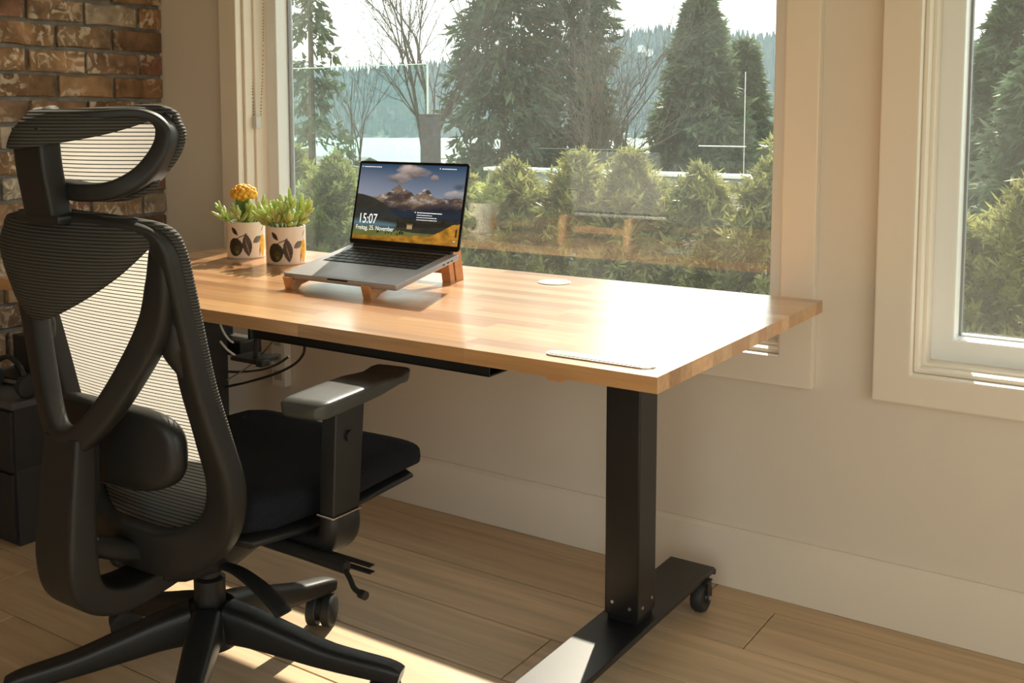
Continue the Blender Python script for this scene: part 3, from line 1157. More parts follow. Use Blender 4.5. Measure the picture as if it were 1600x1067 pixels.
def pot_picture(A, Z):
    """A = arc length (m) from print origin, Z height; glaze with printed fruit and leaves"""
    c = np.zeros(A.shape + (3,)) + np.array((0.78, 0.70, 0.62))
    n = fbm(A * 120, Z * 120, 31, 4)

    def put(mask, col):
        nonlocal c
        c = np.where(mask[..., None], np.array(col) * (0.55 + 0.9 * n)[..., None], c)

    def leaf(cx, cz, ln, wd, an, col):
        ca_, sa = math.cos(an), math.sin(an)
        x = (A - cx) * ca_ + (Z - cz) * sa
        y = -(A - cx) * sa + (Z - cz) * ca_
        put((np.abs(x) < ln) & (np.abs(y) < wd * np.clip(1 - (x / ln) ** 2, 0, 1)), col)
    P_ = 2 * math.pi * PR / 2
    A0 = A
    for rep_ in (-1, 0, 1, 2):
        A = A0 - rep_ * P_
        put(((A / 0.0215) ** 2 + ((Z - 0.034) / 0.0255) ** 2) < 1, (0.030, 0.026, 0.014))
        put((((A - 0.005) / 0.010) ** 2 + ((Z - 0.026) / 0.013) ** 2) < 1, (0.075, 0.065, 0.022))
        put((((A - 0.006) / 0.004) ** 2 + ((Z - 0.021) / 0.006) ** 2) < 1, (0.17, 0.15, 0.055))
        leaf(-0.002, 0.078, 0.015, 0.006, -0.85, (0.035, 0.022, 0.02))
        leaf(0.034, 0.040, 0.033, 0.013, -1.45, (0.06, 0.04, 0.03))
        leaf(0.034, 0.036, 0.024, 0.0012, -1.3, (0.30, 0.24, 0.18))
        leaf(0.018, 0.064, 0.022, 0.0013, 0.42, (0.06, 0.03, 0.02))
        leaf(0.064, 0.054, 0.016, 0.009, 0.55, (0.13, 0.115, 0.10))
        put((((A - 0.085) / 0.014) ** 2 + ((Z - 0.036) / 0.030) ** 2) < 1, (0.80, 0.44, 0.04))
        leaf(0.072, 0.022, 0.018, 0.002, 1.5, (0.35, 0.08, 0.03))
        leaf(0.084, 0.084, 0.011, 0.002, 0.9, (0.30, 0.22, 0.22))
        leaf(0.118, 0.060, 0.030, 0.002, 1.4, (0.03, 0.02, 0.02))
    return np.clip(c, 0, 1)


def pot(parent, rot):
    nA, nZ = 220, 72
    th = np.linspace(0, 2 * math.pi, nA, endpoint=False)
    zz = np.linspace(0.0, PH, nZ)
    T, Z = np.meshgrid(th, zz)
    rad = PR * np.where(Z < 0.003, 0.965 + 0.035 * Z / 0.003, 1.0)
    V = np.c_[(rad * np.cos(T)).ravel(), (rad * np.sin(T)).ravel(), Z.ravel()]
    cols = pot_picture(T * PR, Z).reshape(-1, 3)
    # rim and inner wall
    extra = []
    for (r, z) in ((PR - 0.001, PH + 0.001), (PR - 0.004, PH + 0.001), (PR - 0.005, PH - 0.001), (PR - 0.005, PH - 0.02)):
        extra.append(np.c_[r * np.cos(th), r * np.sin(th), np.full(nA, z)])
    bot = np.c_[PR * .9 * np.cos(th), PR * .9 * np.sin(th), np.zeros(nA)]
    V = np.vstack([V] + extra)
    cols = np.vstack([cols, np.tile((0.80, 0.73, 0.65), (4 * nA, 1))])
    R_ = nZ + 4
    ii = np.arange(R_ * nA).reshape(R_, nA)
    jj = np.roll(ii, -1, axis=1)
    F = np.c_[ii[:-1].ravel(), jj[:-1].ravel(), jj[1:].ravel(), ii[1:].ravel()]
    o = part('pot', V.tolist(), F.tolist() + [list(range(nA - 1, -1, -1))], M_pot, parent, smooth=True, autosmooth=40)
    ca = o.data.color_attributes.new('print', 'FLOAT_COLOR', 'POINT')
    ca.data.foreach_set('color', np.c_[cols, np.ones(len(cols))].ravel())
    o.rotation_euler = (0, 0, rot)
    lathe('soil', [(0.0, PH - 0.020), (PR - 0.006, PH - 0.018), (PR - 0.006, PH - 0.012), (0.0, PH - 0.009)], M_soil, parent, n=24)
    return o


# one succulent leaf: fat pointed bean along +x
rings = []
for t, r in ((0, .0022), (.12, .0045), (.35, .0050), (.6, .0053), (.8, .0044), (.93, .0028), (1.0, .0005)):
    rings.append([(t * 0.034, r * math.cos(a) * 1.15, r * math.sin(a) * 0.85 + 0.004 * t * t) for a in [2 * math.pi * k / 8 for k in range(8)]])
_lo = loft('leaf', rings, M_leaf, None)
LEAF_ME = _lo.data
bpy.data.objects.remove(_lo)


def sprig(parent, base, tip, nleaf, scale, rnd):
    """a stem with a spiral of fleshy leaves"""
    base, tip = Vector(base), Vector(tip)
    mid = (base + tip) / 2 + Vector((0, 0, 0.006))
    tube_part('stem', [base, mid, tip], 0.0022, M_cact, parent, n=6, seg=4)
    ax = (tip - base).normalized()
    for k in range(nleaf):
        t = 0.30 + 0.70 * k / max(nleaf - 1, 1)
        p = base * (1 - t) ** 2 + mid * 2 * t * (1 - t) + tip * t * t
        a = k * 2.4 + rnd.uniform(-0.4, 0.4)
        side = ax.orthogonal().normalized()
        side.rotate(Matrix.Rotation(a, 3, ax))
        d = (side * (1.15 - 0.75 * t) + ax * (0.35 + 0.7 * t) + Vector((0, 0, 0.25))).normalized()
        o = bpy.data.objects.new('leaf', LEAF_ME)
        link(o, parent)
        o.location = p
        o.rotation_euler = d.to_track_quat('X', 'Z').to_euler()
        s = scale * rnd.uniform(0.75, 1.1)
        o.scale = (s, s, s)


rnd = random.Random(11)
pc = empty('potted_cactus', (-2.258, -0.296, DZ))
tag(pc, 'printed ceramic pot with a yellow-topped grafted cactus and trailing succulents, nearer the wall', 'potted plant')
pot(pc, math.radians(-76))
cs = []
for z_, r_ in ((PH - 0.012, 0.015), (PH + 0.02, 0.0165), (PH + 0.05, 0.018), (PH + 0.066, 0.017), (PH + 0.072, 0.008)):
    cs.append([(-0.006 + r_ * (1 + 0.28 * math.cos(3 * a)) * math.cos(a), r_ * (1 + 0.28 * math.cos(3 * a)) * math.sin(a), z_) for a in [2 * math.pi * k / 24 for k in range(24)]])
loft('cactus_stem', cs, M_cact, pc)
bm = bmesh.new()
for k in range(46):
    a, e = k * 2.39996, math.acos(1 - 1.45 * (k + .5) / 46)
    rr_ = rnd.uniform(0.0075, 0.011)
    c_ = Vector((-0.006 + 0.030 * math.sin(e) * math.cos(a), 0.030 * math.sin(e) * math.sin(a), PH + 0.078 + 0.020 * math.cos(e)))
    bmesh.ops.create_icosphere(bm, subdivisions=1, radius=rr_, matrix=Matrix.Translation(c_))
bmesh.ops.create_icosphere(bm, subdivisions=2, radius=0.026, matrix=Matrix.Translation((-0.006, 0, PH + 0.078)))
me = bpy.data.meshes.new('cactus_crown')
bm.to_mesh(me)
bm.free()
me.materials.append(M_crown)
me.shade_smooth()
link(bpy.data.objects.new('cactus_crown', me), pc)
for k, (tx, ty, tz) in enumerate(((-0.070, -0.030, 0.032), (-0.045, -0.050, 0.012), (0.012, -0.045, 0.028), (0.045, -0.025, 0.036), (0.065, 0.0, 0.045), (0.05, 0.03, 0.03), (-0.03, 0.04, 0.03), (0.03, -0.055, 0.02))):
    sprig(pc, (tx * 0.4, ty * 0.4, PH - 0.012), (tx, ty, PH + tz), 7, 0.95, rnd)

ps = empty('potted_succulent', (-2.073, -0.322, DZ))
tag(ps, 'printed ceramic pot of pale green succulents, beside the laptop', 'potted plant')
pot(ps, math.radians(-76))
for k, (tx, ty, tz) in enumerate(((-0.065, -0.02, 0.026), (-0.05, -0.045, 0.02), (-0.02, -0.05, 0.028), (0.01, -0.05, 0.032), (0.03, -0.04, 0.045), (0.045, -0.02, 0.06), (0.075, 0.01, 0.050), (0.06, 0.03, 0.04), (0.02, 0.04, 0.05), (-0.02, 0.035, 0.05), (0.0, -0.01, 0.055), (-0.035, 0.0, 0.042), (0.055, -0.04, 0.022), (0.02, 0.0, 0.075))):
    sprig(ps, (tx * 0.4, ty * 0.4, PH - 0.012), (tx, ty, PH + tz), 8, 1.05, rnd)

# ================================================================== OFFICE CHAIR
ch = tag(empty('office_chair', (-1.582, -1.017, 0)), 'black ergonomic mesh office chair with headrest, pulled up to the desk', 'office chair')


def mir(p):
    return (-p[0], p[1], p[2])


# ---- five-armed base with twin-wheel casters
lathe('base_hub', [(0.030, 0.100), (0.052, 0.104), (0.056, 0.13), (0.052, 0.168), (0.044, 0.180), (0.030, 0.182)], M_blackpl, ch, n=36)
wheel_prof = [(0.012, 0.0), (0.0325, 0.0), (0.035, 0.003), (0.035, 0.019), (0.0325, 0.022), (0.026, 0.024), (0.0, 0.024)]
_w = lathe('caster_wheel', wheel_prof, M_rubber, None, n=28)
WHEEL = _w.data
bpy.data.objects.remove(_w)
TIPS = [(233.0, 0.365), (309.0, 0.37), (21.0, 0.390), (93.0, 0.355), (172.0, 0.365)]
CAST_ROT = [200, 300, 40, 25, 150]
for (deg, Rr), crot in zip(TIPS, CAST_ROT):
    a = math.radians(deg)
    ca, sa = math.cos(a), math.sin(a)
    prof = [(0.035, 0.150), (0.09, 0.142), (0.17, 0.122), (0.25, 0.103), (Rr - 0.03, 0.0885), (Rr, 0.082)]
    path = catmull([(ca * r, sa * r, z) for r, z in prof], 5)
    leg = sweep_part('base_leg', path, [0.062, 0.060, 0.054, 0.048, 0.044, 0.036], [0.078, 0.066, 0.052, 0.040, 0.035, 0.026], (0, 0, 1), M_blackpl, ch, npf=20, power=4.2, auto=42)
    rc = Rr - 0.032
    cx, cy = ca * rc, sa * rc
    MB().cyl((cx, cy, 0.05), (cx, cy, 0.085), 0.008, 12).build('caster_stem', M_steel, leg, smooth=True)
    cr = math.radians(crot)
    d = Vector((math.cos(cr), math.sin(cr), 0))
    for s in (1, -1):
        wo = bpy.data.objects.new('caster_wheel', WHEEL)
        link(wo, leg)
        wo.location = Vector((cx, cy, 0.0352)) + d * (0.006 * s)
        wo.rotation_euler = (d * s).to_track_quat('Z', 'Y').to_euler()
    hood = MB().cyl(Vector((cx, cy, 0.040)) - d * 0.020, Vector((cx, cy, 0.040)) + d * 0.020, 0.0285, 20)
    hood.build('caster_hood', M_blackpl, leg, smooth=True)
# ---- gas lift and mechanism
lathe('gas_lift', [(0.0, 0.17), (0.030, 0.17), (0.030, 0.235), (0.027, 0.238), (0.022, 0.24), (0.022, 0.29), (0.0, 0.29)], M_steel, ch, n=28)
mech = []
for y, hw, z0, z1 in ((-0.14, 0.05, 0.285, 0.335), (-0.10, 0.075, 0.272, 0.355), (0.0, 0.085, 0.262, 0.375), (0.09, 0.08, 0.285, 0.38), (0.16, 0.06, 0.325, 0.38)):
    ring = []
    for k in range(20):
        t = 2 * math.pi * k / 20
        c_, s_ = math.cos(t), math.sin(t)
        ring.append((hw * math.copysign(abs(c_) ** 0.6, c_), y, (z0 + z1) / 2 + (z1 - z0) / 2 * math.copysign(abs(s_) ** 0.6, s_)))
    mech.append(ring)
loft('tilt_mechanism', mech, M_frame, ch)

# ---- seat pan and cushion


def seat_ring(y, hw, zt, zb, p=3.5, n=36, dish=0.012):
    r = []
    for k in range(n):
        t = 2 * math.pi * k / n
        c_, s_ = math.cos(t), math.sin(t)
        x = hw * math.copysign(abs(c_) ** (2 / p), c_)
        z = (zt + zb) / 2 + (zt - zb) / 2 * math.copysign(abs(s_) ** (2 / p), s_)
        if s_ > 0:
            z += dish * (x / hw) ** 2 - dish * 0.5
        r.append((x, y, z))
    return r


cush = [seat_ring(-0.108, 0.15, 0.440, 0.405), seat_ring(-0.102, 0.19, 0.458, 0.392), seat_ring(-0.085, 0.222, 0.472, 0.384), seat_ring(-0.04, 0.245, 0.474, 0.380),
        seat_ring(0.04, 0.255, 0.469, 0.382), seat_ring(0.14, 0.258, 0.462, 0.388), seat_ring(0.24, 0.256, 0.464, 0.394), seat_ring(0.315, 0.250, 0.464, 0.394),
        seat_ring(0.352, 0.243, 0.456, 0.392), seat_ring(0.372, 0.228, 0.440, 0.392), seat_ring(0.380, 0.19, 0.426, 0.398)]
loft('seat_cushion', cush, M_fabric, ch)
pan = [seat_ring(-0.10, 0.15, 0.385, 0.372, dish=0), seat_ring(-0.085, 0.22, 0.392, 0.366, dish=0), seat_ring(0.03, 0.247, 0.390, 0.362, dish=0), seat_ring(0.22, 0.246, 0.398, 0.374, dish=0),
       seat_ring(0.335, 0.238, 0.398, 0.376, dish=0), seat_ring(0.355, 0.20, 0.395, 0.380, dish=0)]
loft('seat_pan', pan, M_frame, ch)

# ---- back frame: closed rim (right half given, mirrored)
half = [(0.0, -0.168, 0.362), (0.085, -0.155, 0.360), (0.150, -0.140, 0.384), (0.193, -0.130, 0.430), (0.208, -0.132, 0.500), (0.203, -0.154, 0.590), (0.197, -0.178, 0.680),
        (0.199, -0.202, 0.780), (0.205, -0.224, 0.860), (0.206, -0.238, 0.910), (0.190, -0.252, 0.938), (0.13, -0.276, 0.950), (0.0, -0.298, 0.958)]
rim_pts = half + [mir(p) for p in half[-2:0:-1]]
rim = catmull(rim_pts, 6, closed=True)
nrm = np.tile((0.0, 1.0, 0.12), (len(rim), 1))
n_ = len(rim)
# wider at the bottom and along the sides, slim along the top
prm = np.array([p[2] for p in rim])
wid = np.interp(prm, [0.35, 0.40, 0.50, 0.62, 0.80, 0.91, 0.96], [0.086, 0.076, 0.062, 0.050, 0.046, 0.040, 0.026])
dep = np.interp(prm, [0.33, 0.5, 0.9, 0.97], [0.036, 0.046, 0.040, 0.024])
sweep_part('back_frame', rim, list(wid), list(dep), nrm, M_frame, ch, closed=True, npf=24, power=5.0, auto=36)
# ---- woven back mesh stretched on the front of the rim
hp = catmull(half, 10)
P = []
for q in hp[2:-1]:
    rowp = []
    for u in np.linspace(-1, 1, 25):
        rowp.append((q[0] * u, q[1] + 0.018 - 0.014 * (1 - u * u), q[2] + (0.004 if q[2] < 0.4 else 0)))
    P.append(rowp)
grid_part('back_mesh', P, M_weave, ch)
# piping where the mesh wraps round the rim (front/outside edge)
pp = np.array([(p[0] * 1.0 + math.copysign(0.5, p[0]) * 0.036 * min(1, abs(p[0]) / 0.1), p[1] + 0.014, p[2] + float(np.interp(p[2], [0.35, 0.40, 0.90, 0.945], [-0.030, 0.0, 0.0, 0.010]))) for p in rim])
sweep_part('mesh_edge', pp, 0.014, 0.020, nrm, M_lip, ch, closed=True, npf=10, power=2.2)

# ---- turned-back upper panel (dark, free lower edge)


def lip(name, tops, lows, bulge, parent, nv=10):
    """sheet between the top rim and a free lower edge, bowed backwards"""
    T = catmull(tops, 8)
    B = catmull(lows, 8)
    P = []
    for j in range(nv + 1):
        t = j / nv
        rowp = []
        for i in range(len(T)):
            u = i / (len(T) - 1) * 2 - 1
            p = T[i] * (1 - t) + B[i] * t
            p = p + np.array((0, -bulge * math.sin(math.pi * t) * (1 - u ** 4), 0))
            rowp.append(p)
        P.append(rowp)
    return grid_part(name, P, MATS['dark_mesh_fabric'], parent, thick=0.005)


# fine weave lines on the dark panels
_nt = M_lip.node_tree
_b = _nt.nodes['Principled BSDF']
_tc = _nt.nodes.new('ShaderNodeTexCoord')
_wv = _nt.nodes.new('ShaderNodeTexWave')
_wv.bands_direction = 'Z'
_wv.inputs['Scale'].default_value = 58.0
_nt.links.new(_tc.outputs['Object'], _wv.inputs['Vector'])
_bp = _nt.nodes.new('ShaderNodeBump')
_bp.inputs['Strength'].default_value = 0.6
_bp.inputs['Distance'].default_value = 0.003
_nt.links.new(_wv.outputs[1], _bp.inputs['Height'])
_nt.links.new(_bp.outputs[0], _b.inputs['Normal'])
_cr = _nt.nodes.new('ShaderNodeMix')
_cr.data_type = 'RGBA'
_cr.inputs[6].default_value = (0.022, 0.021, 0.020, 1)
_cr.inputs[7].default_value = (0.085, 0.080, 0.070, 1)
_nt.links.new(_wv.outputs[1], _cr.inputs[0])
_nt.links.new(_cr.outputs[2], _b.inputs['Base Color'])

tops = [(0.206, -0.248, 0.938), (0.17, -0.272, 0.953), (0.09, -0.294, 0.962), (0.0, -0.302, 0.966)]
lows = [(0.196, -0.258, 0.925), (0.150, -0.292, 0.872), (0.075, -0.322, 0.822), (0.0, -0.332, 0.796)]
lip('upper_back_panel', tops + [mir(p) for p in tops[-2::-1]], lows + [mir(p) for p in lows[-2::-1]], 0.020, ch)

# ---- Y-shaped yoke and spine
yk = [(0.196, -0.240, 0.915), (0.187, -0.236, 0.850), (0.166, -0.238, 0.780), (0.122, -0.254, 0.700), (0.075, -0.272, 0.632), (0.035, -0.284, 0.594), (0.0, -0.288, 0.582)]
arm = catmull(yk + [mir(p) for p in yk[-2::-1]], 8)
sweep_part('yoke', arm, [0.034, 0.052, 0.056, 0.050, 0.046, 0.048, 0.050, 0.048, 0.046, 0.050, 0.056, 0.052, 0.034], [0.030] + [0.036] * 11 + [0.030], (0, 1, 0.25), M_frame, ch, npf=20, power=4.5, auto=40)
for s in (1, -1):
    # web filling the fork between yoke and rim
    gs = catmull([(s * 0.195, -0.212, 0.80), (s * 0.182, -0.212, 0.750), (s * 0.192, -0.194, 0.705)], 6)
    sweep_part('yoke_web', gs, [0.03, 0.050, 0.010], [0.034, 0.032, 0.028], (0, 1, 0.25), M_frame, ch, npf=12, power=3.0)
sp = catmull([(0, -0.285, 0.590), (0, -0.290, 0.530), (0, -0.297, 0.450), (0, -0.300, 0.385), (0, -0.290, 0.330), (0, -0.255, 0.298), (0, -0.195, 0.285), (0, -0.10, 0.295), (0, -0.02, 0.31)], 8)
ups = []
for i in range(len(sp)):
    a, b_ = sp[max(i - 1, 0)], sp[min(i + 1, len(sp) - 1)]
    t = (b_ - a) / np.linalg.norm(b_ - a)
    ups.append(np.cross((1, 0, 0), t))
sweep_part('spine', sp, [0.092, 0.098, 0.104, 0.108, 0.105, 0.10, 0.092, 0.085, 0.08], [0.040, 0.046, 0.052, 0.056, 0.056, 0.050, 0.044, 0.040, 0.040], np.array(ups), M_frame, ch, npf=28, power=9.0, auto=32)
# lower bridge from rim to spine
sweep_part('lower_bridge', catmull([(0.0, -0.275, 0.40), (0.0, -0.22, 0.372), (0.0, -0.165, 0.350)], 5), 0.075, 0.035, (0, 0.3, 1), M_frame, ch, npf=14, power=4)
# ---- lumbar pad and its bracket
lum = []
for t in np.linspace(0, 1, 9):
    pass
LP = []
for ox, sc_ in ((-0.0, 0.90), (0.004, 0.97), (0.012, 1.0), (0.026, 1.0), (0.034, 0.97), (0.038, 0.90)):
    ring = []
    for k in range(40):
        a = 2 * math.pi * k / 40
        c_, s_ = math.cos(a), math.sin(a)
        x = 0.176 * sc_ * math.copysign(abs(c_) ** 0.5, c_)
        z = 0.562 + 0.072 * sc_ * math.copysign(abs(s_) ** 0.7, s_)
        ring.append((x, -0.235 + ox + 0.25 * x * x * 3.0, z))
    LP.append(ring)
loft('lumbar_pad', LP, M_blackpl, ch)
br = catmull([(0.02, -0.262, 0.595), (0.024, -0.262, 0.560), (0.022, -0.262, 0.50), (0.012, -0.266, 0.46), (0.006, -0.272, 0.42)], 5)
sweep_part('lumbar_bracket', br, 0.024, 0.022, (0, 1, 0), M_frame, ch, npf=12, power=4)

# ---- headrest
pst = catmull([(0, -0.306, 0.956), (0, -0.314, 1.00), (0, -0.322, 1.05), (0, -0.326, 1.11)], 5)
sweep_part('headrest_post', pst, 0.078, 0.040, (0, 1, 0), M_blackpl, ch, npf=24, power=9, auto=32)
MB().box((-0.058, -0.330, 0.954), (0.058, -0.284, 0.968)).build('headrest_mount', M_blackpl, ch, bevel=0.005)
MB().cyl((-0.047, -0.318, 1.035), (-0.030, -0.318, 1.035), 0.014, 16).build('headrest_knob', M_blackpl, ch, smooth=True)
hh = [(0.0, -0.276, 1.008), (0.06, -0.274, 1.004), (0.115, -0.254, 1.010), (0.150, -0.224, 1.036), (0.166, -0.200, 1.078), (0.162, -0.196, 1.112), (0.136, -0.216, 1.131), (0.08, -0.264, 1.128), (0.0, -0.296, 1.124)]
hr = catmull(hh + [mir(p) for p in hh[-2:0:-1]], 6, closed=True)
nh = np.array([(-p[0] * 1.9, 1.0, 0.0) for p in hr])
hz = np.array([p[2] for p in hr])
sweep_part('headrest_frame', hr, list(np.interp(hz, [1.0, 1.04, 1.1, 1.13], [0.030, 0.034, 0.030, 0.016])), 0.046, nh, M_frame, ch, closed=True, npf=24, power=5.0, auto=36)
hc = catmull(hh, 8)
P = []
for q in hc[2:-1]:
    P.append([(q[0] * u, q[1] * (abs(u) ** 2) + (-0.284) * (1 - u * u) + 0.018, q[2]) for u in np.linspace(-1, 1, 21)])
grid_part('headrest_mesh', P, M_weave, ch)
hp2 = np.array([(p[0] + math.copysign(0.010, p[0]) * min(1, abs(p[0]) / 0.08), p[1] + 0.018, p[2] + (0.010 if p[2] > 1.12 else (-0.012 if p[2] < 1.03 else 0))) for p in hr])
sweep_part('headrest_edge', hp2, 0.010, 0.018, nh, M_lip, ch, closed=True, npf=10, power=2.2)
tops = [(0.160, -0.196, 1.134), (0.125, -0.230, 1.142), (0.07, -0.280, 1.139), (0.0, -0.318, 1.136)]
lows = [(0.150, -0.212, 1.122), (0.108, -0.270, 1.099), (0.055, -0.334, 1.083), (0.0, -0.368, 1.076)]
lip('headrest_top_panel', tops + [mir(p) for p in tops[-2::-1]], lows + [mir(p) for p in lows[-2::-1]], 0.010, ch)

# ---- armrests
for s in (1, -1):
    # bracket from under the seat outwards, up into the post
    bk = catmull([(s * 0.10, 0.045, 0.352), (s * 0.22, 0.045, 0.350), (s * 0.285, 0.045, 0.362), (s * 0.305, 0.043, 0.390), (s * 0.305, 0.043, 0.418)], 6)
    upv = np.tile((0, 1, 0), (len(bk), 1))
    ab = sweep_part('arm_bracket', bk, [0.040, 0.040, 0.046, 0.044, 0.040], [0.075, 0.078, 0.08, 0.078, 0.076], upv, M_blackpl, ch, npf=18, power=4)
    MB().box((s * 0.305 - 0.0205, 0.043 - 0.0385, 0.417), (s * 0.305 + 0.0205, 0.043 + 0.0385, 0.421)).build('trim_ring', M_chrome, ch, bevel=0.001, seg=1)
    pt = MB()
    x0 = s * 0.305
    pt.add([(x0 - 0.018, 0.008, 0.42), (x0 + 0.018, 0.008, 0.42), (x0 + 0.018, 0.078, 0.42), (x0 - 0.018, 0.078, 0.42),
            (x0 - 0.018, 0.020, 0.622), (x0 + 0.018, 0.020, 0.622), (x0 + 0.018, 0.096, 0.622), (x0 - 0.018, 0.096, 0.622)],
           [(0, 3, 2, 1), (4, 5, 6, 7), (0, 1, 5, 4), (1, 2, 6, 5), (2, 3, 7, 6), (3, 0, 4, 7)])
    pt.build('arm_post', M_blackpl, ch, bevel=0.006, seg=3)
    MB().box((x0 - 0.03, 0.02, 0.618), (x0 + 0.03, 0.115, 0.630)).build('arm_slide', M_steel, ch, bevel=0.003)
    # pad: lofted, turned slightly inwards
    rings = []
    for y, hw, zt, zb in ((-0.136, 0.030, 0.648, 0.634), (-0.132, 0.040, 0.654, 0.628), (-0.11, 0.046, 0.657, 0.626), (-0.03, 0.047, 0.657, 0.626), (0.05, 0.046, 0.656, 0.627), (0.09, 0.044, 0.652, 0.630),
                          (0.115, 0.043, 0.650, 0.632), (0.14, 0.042, 0.655, 0.630), (0.152, 0.038, 0.656, 0.632), (0.156, 0.030, 0.652, 0.636)):
        ring = []
        for k in range(28):
            a = 2 * math.pi * (k + .5) / 28
            c_, s_ = math.cos(a), math.sin(a)
            ring.append((hw * math.copysign(abs(c_) ** 0.28, c_) * (1.0 if s_ > 0 else 0.94), y, (zt + zb) / 2 + (zt - zb) / 2 * math.copysign(abs(s_) ** 0.25, s_)))
        rings.append(ring)
    pad = loft('arm_pad', rings, mat('arm_pad_foam', (0.045, 0.045, 0.043), 0.40, bump=0.08, bscale=500), ch)
    pad.location = (s * 0.338, 0.03, 0.004)
    pad.rotation_euler = (0, 0, math.radians(8 * s))
    hl = MB().cyl((x0 + s * 0.018, 0.05, 0.56), (x0 + s * 0.024, 0.05, 0.56), 0.01, 14)
    hl.build('arm_button', M_blackpl, ch, smooth=True)

# ---- levers under the right side
lv = tube_part('tilt_lever', [(0.10, -0.01, 0.352), (0.20, -0.01, 0.352), (0.365, -0.01, 0.349)], 0.012, M_blackpl, ch, n=14)
MB().cyl((0.364, -0.01, 0.349), (0.370, -0.01, 0.349), 0.0105, 18).build('lever_cap', M_frame, ch, smooth=True)
tube_part('tension_rod', [(0.355, -0.005, 0.346), (0.385, -0.02, 0.338), (0.405, -0.03, 0.328), (0.43, -0.035, 0.325)], 0.0048, M_blackpl, ch, n=10)
MB().cyl((0.422, -0.034, 0.325), (0.436, -0.036, 0.325), 0.0075, 14).build('rod_knob', M_blackpl, ch, smooth=True)
for dz in (0.0, -0.012):
    MB().box((0.30, 0.004, 0.352 + dz), (0.41, 0.018, 0.355 + dz)).build('paddle', M_frame, ch, bevel=0.001, seg=1)
hl = catmull([(0.05, -0.03, 0.285), (0.11, -0.03, 0.288), (0.17, -0.03, 0.272), (0.215, -0.03, 0.250), (0.235, -0.03, 0.236)], 6)
sweep_part('height_lever', hl, [0.020, 0.028, 0.036, 0.038, 0.036], [0.010, 0.010, 0.009, 0.008, 0.008], (0, 0, 1), M_blackpl, ch, npf=12, power=3)

# ================================================================== LOW BLACK CABINET WITH THINGS, LEFT OF THE DESK
cab = tag(empty('black_cabinet', (-2.76, -0.55, 0)), 'low black cabinet on the floor between brick wall and desk', 'cabinet')
cx0, cx1, cy0, cy1 = -2.955, -2.559, -0.827, -0.25
M_cab = mat('black_laminate', (0.022, 0.022, 0.025), 0.45, var=0.1, scale=20)


def cpart(o):
    o.parent = cab
    o.location = (o.location[0] + 2.76, o.location[1] + 0.55, o.location[2])
    return o


cpart(boxpart('body', (cx0, cy0 + 0.004, 0.0), (cx1 - 0.004, cy1, 0.368), M_cab, None, 0.002))
cpart(boxpart('top', (cx0 - 0.004, cy0 - 0.006, 0.368), (cx1 + 0.004, cy1 + 0.004, 0.386), mat('cabinet_top', (0.075, 0.075, 0.08), 0.5, var=0.2, scale=12), None, 0.003))
cpart(boxpart('drawer_front', (cx0 + 0.006, cy0 - 0.006, 0.20), (cx1 - 0.010, cy0 + 0.008, 0.360), M_cab, None, 0.002))
cpart(boxpart('drawer_front', (cx0 + 0.006, cy0 - 0.006, 0.012), (cx1 - 0.010, cy0 + 0.008, 0.192), M_cab, None, 0.002))
cpart(boxpart('side_panel', (cx1 - 0.006, cy0 + 0.004, 0.0), (cx1, cy1, 0.205), mat('cabinet_side', (0.03, 0.03, 0.033), 0.5), None, 0.002))

pr = tag(empty('dark_laptop', (-2.70, -0.62, 0.386)), 'closed dark laptop with a silver edge lying on the low black cabinet', 'laptop')
pr.rotation_euler = (0, 0, math.radians(6))
MB().box((-0.14, -0.10, 0.004), (0.14, 0.10, 0.016)).build('base', M_silver, pr, bevel=0.003)
MB().box((-0.141, -0.101, 0.0165), (0.141, 0.101, 0.024)).build('lid', M_cab, pr, bevel=0.003)
MB().box((-0.12, -0.08, 0.0), (0.12, 0.08, 0.005)).build('feet', M_rubber, pr)
dk = tag(empty('black_dock', (-2.75, -0.62, 0.4103)), 'black boxy dock standing on the closed dark laptop', 'dock')
MB().box((-0.075, -0.045, 0.0), (0.075, 0.045, 0.10)).build('body', M_blackpl, dk, bevel=0.006)
for k in range(4):
    MB().box((0.0745, -0.03 + k * 0.016, 0.02), (0.0765, -0.02 + k * 0.016, 0.03)).build('port', M_chrome, dk)
hp_ = tag(empty('headphones', (-2.66, -0.775, 0.386)), 'black headphones lying folded at the front of the low cabinet', 'headphones')
tube_part('headband', [(-0.07, 0.0, 0.03), (-0.06, -0.0, 0.075), (0.0, 0.0, 0.10), (0.06, 0.0, 0.075), (0.07, 0.0, 0.03)], 0.007, M_blackpl, hp_, n=10)
for s in (-1, 1):
    o = lathe('ear_cup', [(0.018, 0.0), (0.029, 0.003), (0.031, 0.012), (0.029, 0.022), (0.018, 0.026), (0.0, 0.026)], M_rubber, hp_, n=24)
    o.location = (s * 0.07, 0, 0.0315)
    o.rotation_euler = (0, math.radians(90 * s), 0)
tag(tube_part('black_cable', [(-2.70, -0.74, 0.392), (-2.62, -0.72, 0.40), (-2.575, -0.68, 0.392), (-2.60, -0.56, 0.392)], 0.004, M_rubber, None),
    'short black cable looped on top of the low black cabinet', 'cable')

